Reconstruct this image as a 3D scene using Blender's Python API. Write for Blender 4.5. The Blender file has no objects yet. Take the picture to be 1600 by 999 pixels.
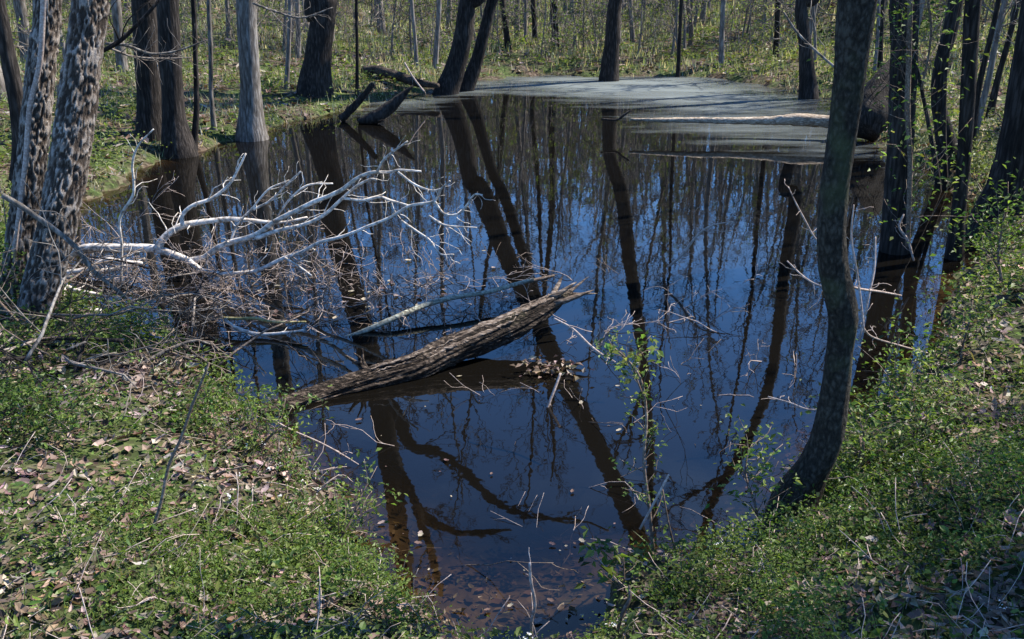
import bpy, math, random
import numpy as np

SC = bpy.context.scene
COL = SC.collection
RAD = math.radians

# ------------------------------------------------------------------ camera
CAM_H, PITCH, FPX = 2.2, RAD(19.4), 1500.0
cam_d = bpy.data.cameras.new('camera')
cam = bpy.data.objects.new('camera', cam_d)
COL.objects.link(cam)
cam.location = (0, 0, CAM_H)
cam.rotation_euler = (RAD(90) - PITCH, 0, 0)
cam_d.sensor_width = 36.0
cam_d.lens = 36.0 * FPX / 1600.0
cam_d.clip_start = 0.05
cam_d.clip_end = 2000
SC.camera = cam

# ------------------------------------------------------------------ sky, sun, exposure
SUN_AZ, SUN_EL = 64.0, 50.0
w = bpy.data.worlds.new('World')
SC.world = w
w.use_nodes = True
sky = w.node_tree.nodes.new('ShaderNodeTexSky')
sky.sky_type = 'NISHITA'
sky.sun_disc = False
sky.sun_elevation = RAD(SUN_EL)
sky.sun_rotation = RAD(SUN_AZ)
sky.ozone_density = 5.0
sky.dust_density = 0.0
sky.altitude = 4000
hsv = w.node_tree.nodes.new('ShaderNodeHueSaturation')
hsv.inputs['Saturation'].default_value = 1.14
hsv.inputs['Value'].default_value = 1.4
w.node_tree.links.new(sky.outputs[0], hsv.inputs['Color'])
# thin high cloud in wisps over the blue
wn = w.node_tree.nodes
tc = wn.new('ShaderNodeTexCoord'); mpw = wn.new('ShaderNodeMapping'); mpw.inputs['Scale'].default_value = (3.2, 3.2, 7.0)
nzw = wn.new('ShaderNodeTexNoise'); nzw.inputs['Scale'].default_value = 1.3; nzw.inputs['Detail'].default_value = 5
crw = wn.new('ShaderNodeMapRange'); crw.inputs[1].default_value = 0.50; crw.inputs[2].default_value = 0.74; crw.inputs[4].default_value = 0.24
mxw = wn.new('ShaderNodeMixRGB'); mxw.inputs[2].default_value = (5.2, 7.6, 11.5, 1)
w.node_tree.links.new(tc.outputs['Generated'], mpw.inputs['Vector']); w.node_tree.links.new(mpw.outputs[0], nzw.inputs['Vector'])
w.node_tree.links.new(nzw.outputs['Fac'], crw.inputs[0]); w.node_tree.links.new(crw.outputs[0], mxw.inputs[0])
w.node_tree.links.new(hsv.outputs[0], mxw.inputs[1])
w.node_tree.links.new(mxw.outputs[0], w.node_tree.nodes['Background'].inputs[0])
w.node_tree.nodes['Background'].inputs[1].default_value = 0.12
sd_ = bpy.data.lights.new('sun', 'SUN')
sd_.energy = 5.0
sd_.angle = RAD(0.55)
sd_.color = (1.0, 0.93, 0.82)
sun = bpy.data.objects.new('sun', sd_)
COL.objects.link(sun)
sun.rotation_euler = (RAD(90 - SUN_EL), 0, RAD(180 - SUN_AZ))
sun.location = (20, 10, 30)
SC.view_settings.view_transform = 'Standard'
SC.view_settings.look = 'None'
SC.view_settings.gamma = 1
SC.view_settings.use_curve_mapping = False
SC.view_settings.exposure = 1.3
SC.cycles.use_denoising = True
SC.cycles.max_bounces = 6
SC.cycles.transparent_max_bounces = 12
SC.cycles.caustics_reflective = False
SC.cycles.caustics_refractive = False

# ------------------------------------------------------------------ picture -> place helpers (used once, to measure positions)
CP, SP = math.cos(PITCH), math.sin(PITCH)
def ray(px, py):
    u, v = (px - 800) / FPX, (499.5 - py) / FPX
    return np.array([u, CP + v * SP, -SP + v * CP])
def at_z(px, py, z=0.0):
    d = ray(px, py); t = (z - CAM_H) / d[2]
    return np.array([0, 0, CAM_H]) + d * t
def at_y(px, py, Y):
    d = ray(px, py); t = Y / d[1]
    return np.array([0, 0, CAM_H]) + d * t
def depth_of(p, mirror=False):                         # distance along the view axis
    return p[1] * CP - ((-p[2] if mirror else p[2]) - CAM_H) * SP
def refl(px, py, Y):                                   # the point whose mirror image in the pond is seen there
    p = at_y(px, py, Y); p[2] = -p[2]; return p

# ------------------------------------------------------------------ noise
def _h(ix, iy, s):
    n = (ix * 374761393 + iy * 668265263 + s * 974634777) & 0xffffffff
    n = ((n ^ (n >> 13)) * 1274126177) & 0xffffffff
    return ((n ^ (n >> 16)) & 0xffff) / 65535.0
def vnoise(x, y, s=0):
    x = np.asarray(x, float); y = np.asarray(y, float)
    ix = np.floor(x).astype(np.int64); iy = np.floor(y).astype(np.int64)
    fx = x - ix; fy = y - iy
    fx = fx * fx * (3 - 2 * fx); fy = fy * fy * (3 - 2 * fy)
    a = _h(ix, iy, s); b = _h(ix + 1, iy, s); c = _h(ix, iy + 1, s); d = _h(ix + 1, iy + 1, s)
    return (a + (b - a) * fx) * (1 - fy) + (c + (d - c) * fx) * fy
def fbm(x, y, s=0, o=4):
    r = 0; a = 0.5; f = 1.0
    for k in range(o):
        r = r + a * vnoise(x * f, y * f, s + k); a *= 0.5; f *= 2.03
    return r / (1 - 0.5 ** o)
def sstep(a, b, x):
    t = np.clip((x - a) / (b - a), 0, 1); return t * t * (3 - 2 * t)

# ------------------------------------------------------------------ pond outline
SHORE_PX = [(770, 1035), (690, 995), (640, 945), (590, 890), (555, 800), (500, 750), (460, 715), (430, 672), (395, 640), (330, 600),
            (285, 560), (200, 520), (120, 490), (78, 440), (88, 375), (120, 325), (160, 300), (225, 262), (300, 238), (390, 214),
            (455, 192), (520, 178), (590, 162), (640, 150), (690, 140), (755, 125), (860, 118), (950, 121), (1060, 120),
            (1130, 124), (1205, 136), (1262, 150), (1305, 160), (1345, 203), (1405, 232), (1480, 285), (1535, 330), (1538, 400),
            (1505, 450), (1475, 520), (1445, 570), (1400, 625), (1350, 668), (1300, 700), (1262, 745), (1215, 815), (1120, 870),
            (1010, 905), (965, 960), (935, 1020), (860, 1045)]
ctrl = np.array([at_z(x, y)[:2] for x, y in SHORE_PX])
def catmull(P, n, closed=False):
    P = np.asarray(P, float); out = []
    if not closed and len(P) > 2:                      # centripetal: no overshoot where the points are unevenly spaced
        Q = np.vstack([2 * P[0] - P[1], P, 2 * P[-1] - P[-2]])
        k = np.maximum(np.sqrt(np.linalg.norm(np.diff(Q[:, :3], axis=0), axis=1)), 1e-4)
        for i in range(1, len(P)):
            t0 = 0.0; t1 = k[i - 1]; t2 = t1 + k[i]; t3 = t2 + k[i + 1]
            p0, p1, p2, p3 = Q[i - 1], Q[i], Q[i + 1], Q[i + 2]
            for t in np.linspace(t1, t2, n, endpoint=False):
                a1 = p0 * (t1 - t) / (t1 - t0) + p1 * (t - t0) / (t1 - t0)
                a2 = p1 * (t2 - t) / (t2 - t1) + p2 * (t - t1) / (t2 - t1)
                a3 = p2 * (t3 - t) / (t3 - t2) + p3 * (t - t2) / (t3 - t2)
                b1 = a1 * (t2 - t) / (t2 - t0) + a2 * (t - t0) / (t2 - t0)
                b2 = a2 * (t3 - t) / (t3 - t1) + a3 * (t - t1) / (t3 - t1)
                out.append(b1 * (t2 - t) / (t2 - t1) + b2 * (t - t1) / (t2 - t1))
        out.append(P[-1])
        return np.array(out)
    N = len(P)
    if closed:
        idx = lambda i: P[i % N]; segs = N
    else:
        Q = np.vstack([2 * P[0] - P[1], P, 2 * P[-1] - P[-2]]); idx = lambda i: Q[i + 1]; segs = N - 1
    for i in range(segs):
        p0, p1, p2, p3 = idx(i - 1), idx(i), idx(i + 1), idx(i + 2)
        for k in range(n):
            t = k / n
            out.append(0.5 * (2 * p1 + (p2 - p0) * t + (2 * p0 - 5 * p1 + 4 * p2 - p3) * t * t + (3 * p1 - p0 - 3 * p2 + p3) * t ** 3))
    if not closed: out.append(P[-1])
    return np.array(out)
SHORE = catmull(ctrl, 3, True)
def sdist(x, y, poly=SHORE):
    x = np.ravel(np.asarray(x, float)); y = np.ravel(np.asarray(y, float))
    d = np.full(len(x), 1e9); ins = np.zeros(len(x), bool)
    A = poly; B = np.roll(poly, -1, 0)
    for a, b in zip(A, B):
        e = b - a; wx = x - a[0]; wy = y - a[1]
        t = np.clip((wx * e[0] + wy * e[1]) / max(e @ e, 1e-12), 0, 1)
        d = np.minimum(d, (wx - e[0] * t) ** 2 + (wy - e[1] * t) ** 2)
        c = (a[1] <= y) != (b[1] <= y)
        with np.errstate(divide='ignore', invalid='ignore'):
            xi = a[0] + (y - a[1]) * e[0] / (e[1] if e[1] else 1e-12)
        ins ^= c & (x < xi)
    d = np.sqrt(d)
    return np.where(ins, -d, d)
def height(x, y):
    x = np.ravel(np.asarray(x, float)); y = np.ravel(np.asarray(y, float))
    d = sdist(x, y)
    r = np.hypot(x, y)
    d = d + (fbm(x * 2.2, y * 2.2, 3, 3) - 0.5) * (0.22 + 0.03 * r)
    o = np.maximum(d, 0); i = np.maximum(-d, 0)
    far = sstep(8, 18, r)
    shelf = 0.22 + 0.78 * sstep(3.0, 4.3, y)
    z_in = -0.012 - shelf * 0.10 * sstep(0, 0.45, i) - shelf * 0.75 * (1 - np.exp(-i / 1.3)) * sstep(0.1, 1.4, i)
    z_out = 0.012 + (1 - 0.6 * far) * (0.11 * (1 - np.exp(-o / 0.12)) + 0.30 * (1 - np.exp(-o / 1.1))) + far * 0.15 * (1 - np.exp(-o / 1.5))
    wr = sstep(2.5, 13, x) * sstep(9, 16, y); wl = sstep(-2.5, -9, x) * sstep(5, 12, y)
    oo = np.maximum(o - 0.6, 0)
    z_out = z_out + wr * np.minimum(0.115 * oo, 4.5) + wl * np.minimum(0.055 * oo, 2.6) + np.minimum(0.022 * np.maximum(y - 27, 0), 1.6) * sstep(0, 3, o)
    bump = (fbm(x * 0.7, y * 0.7, 11, 3) - 0.5) * 0.16 + (fbm(x * 4, y * 4, 17, 3) - 0.5) * 0.06
    z_out = z_out + bump * sstep(0.0, 0.8, o)
    z_in = z_in + (fbm(x * 3, y * 3, 23, 3) - 0.5) * 0.05 * sstep(0.1, 0.6, i)
    return np.where(d > 0, z_out, z_in)
def H(x, y): return float(height([x], [y])[0])
def ground(px, py):                                   # where that view ray meets the ground or the water
    d = ray(px, py); t = np.exp(np.linspace(math.log(1.2), math.log(160), 1600))
    z = np.maximum(height(d[0] * t, d[1] * t), 0.0)
    k = int(np.argmax(CAM_H + d[2] * t < z))
    if k == 0: k = len(t) - 1
    return np.array([d[0] * t[k], d[1] * t[k], z[k]])

# ------------------------------------------------------------------ mesh collecting
class MB:
    def __init__(s): s.v = []; s.q = []; s.t = []; s.n = 0
    def add(s, V, Q=None, T=None):
        V = np.asarray(V, float)
        s.v.append(V)
        if Q is not None and len(Q): s.q.append(np.asarray(Q) + s.n)
        if T is not None and len(T): s.t.append(np.asarray(T) + s.n)
        s.n += len(V)
    def tube(s, P, R, sides=6, rough=0.0, seed=0, lobes=0.0, plates=0.0, grain=0.0):
        P = np.asarray(P, float); R = np.asarray(R, float)
        n = len(P)
        T = np.gradient(P, axis=0); T /= np.maximum(np.linalg.norm(T, axis=1, keepdims=True), 1e-9)
        m = T.mean(0); ref = np.zeros(3); ref[int(np.argmin(np.abs(m)))] = 1
        A = np.cross(T, ref); A /= np.maximum(np.linalg.norm(A, axis=1, keepdims=True), 1e-9)
        B = np.cross(T, A)
        a = np.linspace(0, 2 * np.pi, sides, endpoint=False)
        rr = np.repeat(R[:, None], sides, 1)
        if rough or lobes:
            L = np.concatenate([[0], np.cumsum(np.linalg.norm(np.diff(P, axis=0), axis=1))])
            r0 = max(float(R.mean()), 1e-4)
            ca, sa = np.cos(a), np.sin(a)
            X = (ca * 2.2)[None, :] + 50 + seed * 7.3 + 0 * L[:, None]
            Y = (sa * 2.2)[None, :] + (L / r0 * 0.45)[:, None]
            nz = fbm(X, Y, seed % 97, 2) - 0.5
            nz2 = fbm(X * 3.1, Y * 2.0, seed % 97 + 5, 2) - 0.5
            rr = rr * (1 + rough * (nz + 0.7 * nz2) * 2)
            if grain:                                  # long cracks and ridges of rotting wood
                X = (ca * 5)[None, :] + 90 + 0 * L[:, None]; Y = (sa * 5)[None, :] + (L / r0 * 0.10)[:, None]
                g = fbm(X, Y, seed % 71, 3); g2 = fbm(X * 0.5, Y * 0.5 + (L / r0 * 0.3)[:, None], seed % 71 + 4, 2)
                rr = rr * (1 + grain * (np.abs(g - 0.5) * -3.2 + 0.35 + (g2 - 0.5) * 1.2))
            if plates:                                 # flakes of bark: raised plates with furrows between
                C = (a * r0)[None, :] + 0 * L[:, None]; D = L[:, None] + 0 * a[None, :]
                wv = fbm(C / 0.05, D / 0.09, seed % 89 + 9, 2) - 0.5
                pn = fbm((C + 0.02 * wv) / 0.012 + 7, D / 0.030 + 1.2 * wv, seed % 83, 4)
                pl = sstep(0.36, 0.62, pn)
                s.plate = np.append((pl * (0.55 + 0.45 * fbm(C / 0.035, D / 0.05, 4, 2))).ravel(), [0, 0])
                rr = rr + plates * (pl + 0.5 * (pn - 0.5)) - plates * 0.5
            if lobes:
                rr = rr * (1 + lobes * np.sin(5 * a + seed)[None, :] * np.exp(-L / (r0 * 3))[:, None])
        V = P[:, None, :] + rr[:, :, None] * (np.cos(a)[None, :, None] * A[:, None, :] + np.sin(a)[None, :, None] * B[:, None, :])
        V = V.reshape(-1, 3)
        i = np.arange(n - 1)[:, None] * sides; j = np.arange(sides)[None, :]; j2 = (j + 1) % sides
        Q = np.stack([i + j, i + j2, i + sides + j2, i + sides + j], -1).reshape(-1, 4)
        V = np.vstack([V, P[0] - T[0] * R[0] * 0.2, P[-1] + T[-1] * R[-1] * 0.4])
        jj = np.arange(sides); b0 = n * sides
        T1 = np.stack([np.full(sides, b0), (jj + 1) % sides, jj], -1)
        l = (n - 1) * sides
        T2 = np.stack([np.full(sides, b0 + 1), l + jj, l + (jj + 1) % sides], -1)
        s.add(V, Q, np.vstack([T1, T2]))
    def mesh(s, name, mat, origin=(0, 0, 0), smooth=True, col=None):
        V = np.vstack(s.v) - np.asarray(origin, float)
        Q = np.vstack(s.q) if s.q else np.zeros((0, 4), int)
        T = np.vstack(s.t) if s.t else np.zeros((0, 3), int)
        me = bpy.data.meshes.new(name)
        me.vertices.add(len(V)); me.vertices.foreach_set('co', V.astype(np.float32).ravel())
        li = np.concatenate([Q.ravel(), T.ravel()]).astype(np.int32)
        me.loops.add(len(li)); me.loops.foreach_set('vertex_index', li)
        st = np.concatenate([np.arange(len(Q)) * 4, len(Q) * 4 + np.arange(len(T)) * 3]).astype(np.int32)
        me.polygons.add(len(st)); me.polygons.foreach_set('loop_start', st)
        me.update(calc_edges=True)
        me.polygons.foreach_set('use_smooth', np.full(len(st), smooth))
        if col is not None:
            ca = me.attributes.new('tint', 'FLOAT_COLOR', 'POINT')
            ca.data.foreach_set('color', np.hstack([col, np.ones((len(col), 1))]).astype(np.float32).ravel())
        me.materials.append(mat)
        return me
    def build(s, name, mat, parent=None, smooth=True, col=None, origin=None):
        if origin is None: origin = tuple(parent.location) if parent else (0, 0, 0)
        o = bpy.data.objects.new(name, s.mesh(name, mat, origin, smooth, col))
        COL.objects.link(o)
        if parent: o.parent = parent
        else: o.location = origin
        return o
def tag(o, label=None, cat=None, group=None, kind=None):
    if label: o['label'] = label
    if cat: o['category'] = cat
    if group: o['group'] = group
    if kind: o['kind'] = kind
    return o
def thing(name, label, cat, loc, group=None):
    o = bpy.data.objects.new(name, None); COL.objects.link(o)
    o.location = tuple(float(c) for c in loc); o.empty_display_size = 0.2
    return tag(o, label, cat, group)
def copy_thing(root, loc, rz, sc, label, group):
    r = root.copy(); COL.objects.link(r); r.location = loc; r.rotation_euler = (0, 0, rz); r.scale = (sc, sc, sc)
    r['label'] = label; r['group'] = group
    for ch in list(root.children):
        c = ch.copy(); COL.objects.link(c); c.parent = r
    return r

# ------------------------------------------------------------------ materials
def mat(name):
    m = bpy.data.materials.new(name); m.use_nodes = True
    nt = m.node_tree
    for n in list(nt.nodes):
        if n.type != 'OUTPUT_MATERIAL': nt.nodes.remove(n)
    return m, nt, nt.nodes['Material Output']
def N(nt, typ, **kw):
    n = nt.nodes.new(typ)
    for k, v in kw.items():
        if k.startswith('i_'):
            n.inputs[int(k[2:]) if k[2:].isdigit() else k[2:]].default_value = v
        else: setattr(n, k, v)
    return n
def ramp(nt, stops):
    r = nt.nodes.new('ShaderNodeValToRGB')
    e = r.color_ramp.elements
    while len(e) < len(stops): e.new(0.5)
    for x, (p, c) in zip(e, stops):
        x.position = p; x.color = (*c, 1) if len(c) == 3 else c
    return r
def coords(nt, scale=(1, 1, 1)):
    g = nt.nodes.new('ShaderNodeNewGeometry')
    mp = N(nt, 'ShaderNodeMapping'); mp.inputs['Scale'].default_value = scale
    nt.links.new(g.outputs['Position'], mp.inputs['Vector'])
    return mp.outputs[0]
def ocoords(nt, scale=(1, 1, 1)):
    g = nt.nodes.new('ShaderNodeTexCoord')
    mp = N(nt, 'ShaderNodeMapping'); mp.inputs['Scale'].default_value = scale
    nt.links.new(g.outputs['Object'], mp.inputs['Vector'])
    return mp.outputs[0]
def bark(name, dark, mid, light, scale=(26, 26, 6), bump=0.6, moss=0.0, dist=0.02, stops=(0.62, 0.82, 1.0)):
    m, nt, out = mat(name); L = nt.links.new
    v = ocoords(nt, scale)
    n1 = N(nt, 'ShaderNodeTexNoise'); n1.inputs['Scale'].default_value = 1.0; n1.inputs['Detail'].default_value = 6; n1.inputs['Roughness'].default_value = 0.65
    L(v, n1.inputs['Vector'])
    v2 = ocoords(nt, (1.7, 1.7, 0.9))
    n2 = N(nt, 'ShaderNodeTexNoise'); n2.inputs['Scale'].default_value = 2.0; n2.inputs['Detail'].default_value = 4
    L(v2, n2.inputs['Vector'])
    vo = N(nt, 'ShaderNodeTexVoronoi', feature='DISTANCE_TO_EDGE'); vo.inputs['Scale'].default_value = 0.8
    mx = N(nt, 'ShaderNodeMixRGB', blend_type='ADD'); mx.inputs[0].default_value = 0.35
    L(v, mx.inputs[1]); L(n1.outputs['Color'], mx.inputs[2]); L(mx.outputs[0], vo.inputs['Vector'])
    a = N(nt, 'ShaderNodeMath', operation='MULTIPLY_ADD'); a.inputs[1].default_value = 0.55; L(vo.outputs['Distance'], a.inputs[0]); L(n1.outputs['Fac'], a.inputs[2])
    b = N(nt, 'ShaderNodeMath', operation='MULTIPLY_ADD'); b.inputs[1].default_value = 0.5; L(n2.outputs['Fac'], b.inputs[0]); L(a.outputs[0], b.inputs[2])
    r = ramp(nt, [(stops[0], dark), (stops[1], mid), (stops[2], light)])
    L(b.outputs[0], r.inputs[0])
    c = r.outputs[0]
    if moss:
        n3 = N(nt, 'ShaderNodeTexNoise'); n3.inputs['Scale'].default_value = 3.5; n3.inputs['Detail'].default_value = 5
        L(ocoords(nt), n3.inputs['Vector'])
        r3 = ramp(nt, [(0.55, (0, 0, 0)), (0.68, (moss, moss, moss))]); L(n3.outputs['Fac'], r3.inputs[0])
        mm = N(nt, 'ShaderNodeMixRGB'); L(r3.outputs[0], mm.inputs[0]); L(c, mm.inputs[1]); mm.inputs[2].default_value = (0.075, 0.09, 0.04, 1)
        c = mm.outputs[0]
    bs = N(nt, 'ShaderNodeBsdfPrincipled'); bs.inputs['Roughness'].default_value = 0.9; bs.inputs['Specular IOR Level'].default_value = 0.2
    L(c, bs.inputs['Base Color'])
    bp = N(nt, 'ShaderNodeBump'); bp.inputs['Strength'].default_value = bump; bp.inputs['Distance'].default_value = dist
    L(a.outputs[0], bp.inputs['Height']); L(bp.outputs[0], bs.inputs['Normal'])
    L(bs.outputs[0], out.inputs[0])
    return m
def flaky():
    m, nt, out = mat('flaky_bark'); L = nt.links.new
    at = N(nt, 'ShaderNodeAttribute', attribute_name='plate')
    n1 = N(nt, 'ShaderNodeTexNoise'); n1.inputs['Scale'].default_value = 1.0; n1.inputs['Detail'].default_value = 6; n1.inputs['Roughness'].default_value = 0.7
    L(ocoords(nt, (110, 110, 75)), n1.inputs['Vector'])
    n2 = N(nt, 'ShaderNodeTexNoise'); n2.inputs['Scale'].default_value = 3.0; n2.inputs['Detail'].default_value = 3; L(ocoords(nt), n2.inputs['Vector'])
    a = N(nt, 'ShaderNodeMath', operation='MULTIPLY_ADD'); a.inputs[1].default_value = 0.7; L(n1.outputs['Fac'], a.inputs[0]); L(at.outputs['Fac'], a.inputs[2])
    b = N(nt, 'ShaderNodeMath', operation='MULTIPLY_ADD'); b.inputs[1].default_value = 0.5; L(n2.outputs['Fac'], b.inputs[0]); L(a.outputs[0], b.inputs[2])
    r = ramp(nt, [(0.34, (0.022, 0.016, 0.012)), (0.60, (0.07, 0.054, 0.043)), (0.86, (0.145, 0.12, 0.10)), (1.0, (0.29, 0.255, 0.225))])
    q = N(nt, 'ShaderNodeMath', operation='MULTIPLY'); q.inputs[1].default_value = 0.68; L(b.outputs[0], q.inputs[0]); L(q.outputs[0], r.inputs[0])
    bs = N(nt, 'ShaderNodeBsdfPrincipled'); bs.inputs['Roughness'].default_value = 0.9; bs.inputs['Specular IOR Level'].default_value = 0.2
    L(r.outputs[0], bs.inputs['Base Color'])
    bp = N(nt, 'ShaderNodeBump'); bp.inputs['Strength'].default_value = 0.6; bp.inputs['Distance'].default_value = 0.012
    L(n1.outputs['Fac'], bp.inputs['Height']); L(bp.outputs[0], bs.inputs['Normal']); L(bs.outputs[0], out.inputs[0])
    return m
def leafmat(name, transl=0.45, rough=0.5, tr_gain=1.2):
    m, nt, out = mat(name); L = nt.links.new
    at = N(nt, 'ShaderNodeAttribute', attribute_name='tint')
    bs = N(nt, 'ShaderNodeBsdfPrincipled'); bs.inputs['Roughness'].default_value = rough; bs.inputs['Specular IOR Level'].default_value = 0.35
    L(at.outputs['Color'], bs.inputs['Base Color'])
    tr = N(nt, 'ShaderNodeBsdfTranslucent')
    g = N(nt, 'ShaderNodeMixRGB', blend_type='MULTIPLY'); g.inputs[0].default_value = 1; g.inputs[2].default_value = (tr_gain, tr_gain, tr_gain * 0.5, 1)
    L(at.outputs['Color'], g.inputs[1]); L(g.outputs[0], tr.inputs['Color'])
    mx = N(nt, 'ShaderNodeMixShader'); mx.inputs[0].default_value = transl
    L(bs.outputs[0], mx.inputs[1]); L(tr.outputs[0], mx.inputs[2]); L(mx.outputs[0], out.inputs[0])
    return m

M = {}
M['dark_bark'] = bark('dark_bark', (0.008, 0.0062, 0.0052), (0.021, 0.017, 0.0145), (0.055, 0.046, 0.04), (34, 34, 5), 0.7)
M['smooth_bark'] = bark('smooth_bark', (0.009, 0.0075, 0.006), (0.026, 0.022, 0.017), (0.062, 0.055, 0.044), (60, 60, 34), 0.9, 0.5, 0.012)
M['grey_bark'] = bark('grey_bark', (0.05, 0.043, 0.037), (0.13, 0.115, 0.10), (0.25, 0.23, 0.21), (28, 28, 5), 0.6)
M['flaky_bark'] = flaky()
M['forest_bark'] = bark('forest_bark', (0.08, 0.068, 0.058), (0.16, 0.14, 0.125), (0.27, 0.245, 0.22), (20, 20, 4), 0.3)
M['twig_bark'] = bark('twig_bark', (0.085, 0.068, 0.054), (0.16, 0.135, 0.115), (0.27, 0.24, 0.21), (40, 40, 40), 0.1)
M['bleached'] = bark('bleached_wood', (0.19, 0.155, 0.125), (0.52, 0.465, 0.405), (0.74, 0.69, 0.62), (24, 24, 24), 0.5, 0.0, 0.006)
M['lichen'] = bark('lichen_stick', (0.12, 0.11, 0.085), (0.28, 0.28, 0.22), (0.42, 0.44, 0.36), (45, 45, 45), 0.4, 0.0, 0.006)
M['yellow_wood'] = bark('yellow_wood', (0.16, 0.13, 0.05), (0.30, 0.25, 0.10), (0.40, 0.36, 0.2), (40, 40, 40), 0.2, 0.0, 0.004)
M['rotten'] = bark('rotten_wood', (0.006, 0.005, 0.004), (0.03, 0.022, 0.017), (0.15, 0.115, 0.09), (16, 60, 60), 1.0, 0.15, 0.03)
M['log_top'] = bark('log_top', (0.05, 0.036, 0.027), (0.15, 0.115, 0.09), (0.30, 0.25, 0.21), (14, 60, 60), 0.8, 0.0, 0.02)
M['tan_wood'] = bark('tan_wood', (0.16, 0.12, 0.085), (0.30, 0.24, 0.18), (0.48, 0.41, 0.33), (18, 40, 40), 0.6, 0.0, 0.02)
M['brown_stem'] = bark('brown_stem', (0.07, 0.05, 0.038), (0.14, 0.105, 0.08), (0.24, 0.19, 0.15), (60, 60, 60), 0.1)
M['pink_stem'] = bark('pink_stem', (0.2, 0.15, 0.125), (0.34, 0.27, 0.235), (0.46, 0.39, 0.35), (60, 60, 60), 0.1)
M['leaf'] = leafmat('green_leaf', 0.45)
M['dry_leaf'] = leafmat('dry_leaf', 0.22, 0.7, 1.0)
M['petal'] = leafmat('petal', 0.3, 0.6, 1.0)

def ground_mat():
    m, nt, out = mat('forest_floor'); L = nt.links.new
    p = coords(nt)
    vo = N(nt, 'ShaderNodeTexVoronoi'); vo.inputs['Scale'].default_value = 22; L(p, vo.inputs['Vector'])
    sep = N(nt, 'ShaderNodeSeparateColor'); L(vo.outputs['Color'], sep.inputs[0])
    lit = ramp(nt, [(0.0, (0.02, 0.014, 0.01)), (0.35, (0.045, 0.032, 0.023)), (0.7, (0.085, 0.062, 0.046)), (1.0, (0.15, 0.12, 0.095))]); L(sep.outputs[0], lit.inputs[0])
    gr = ramp(nt, [(0.0, (0.018, 0.025, 0.009)), (0.5, (0.04, 0.058, 0.018)), (1.0, (0.08, 0.11, 0.035))]); L(sep.outputs[1], gr.inputs[0])
    n = N(nt, 'ShaderNodeTexNoise'); n.inputs['Scale'].default_value = 1.1; n.inputs['Detail'].default_value = 8; n.inputs['Roughness'].default_value = 0.7; L(p, n.inputs['Vector'])
    f = ramp(nt, [(0.44, (0, 0, 0)), (0.56, (1, 1, 1))]); L(n.outputs['Fac'], f.inputs[0])
    mx = N(nt, 'ShaderNodeMixRGB'); L(f.outputs[0], mx.inputs[0]); L(lit.outputs[0], mx.inputs[1]); L(gr.outputs[0], mx.inputs[2])
    # pond mud below the water line
    g = nt.nodes.new('ShaderNodeNewGeometry'); sx = N(nt, 'ShaderNodeSeparateXYZ'); L(g.outputs['Position'], sx.inputs[0])
    zr = N(nt, 'ShaderNodeMapRange'); zr.inputs[1].default_value = 0.02; zr.inputs[2].default_value = -0.02; L(sx.outputs[2], zr.inputs[0])
    n2 = N(nt, 'ShaderNodeTexNoise'); n2.inputs['Scale'].default_value = 5; n2.inputs['Detail'].default_value = 6; L(p, n2.inputs['Vector'])
    mud = ramp(nt, [(0.3, (0.035, 0.026, 0.018)), (0.5, (0.085, 0.062, 0.041)), (0.72, (0.19, 0.14, 0.095))]); L(n2.outputs['Fac'], mud.inputs[0])
    m2 = N(nt, 'ShaderNodeMixRGB'); L(zr.outputs[0], m2.inputs[0]); L(mx.outputs[0], m2.inputs[1]); L(mud.outputs[0], m2.inputs[2])
    bs = N(nt, 'ShaderNodeBsdfPrincipled'); bs.inputs['Roughness'].default_value = 0.95; bs.inputs['Specular IOR Level'].default_value = 0.1
    L(m2.outputs[0], bs.inputs['Base Color'])
    bp = N(nt, 'ShaderNodeBump'); bp.inputs['Strength'].default_value = 0.6; bp.inputs['Distance'].default_value = 0.02
    L(vo.outputs['Distance'], bp.inputs['Height']); L(bp.outputs[0], bs.inputs['Normal'])
    L(bs.outputs[0], out.inputs[0])
    return m
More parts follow.
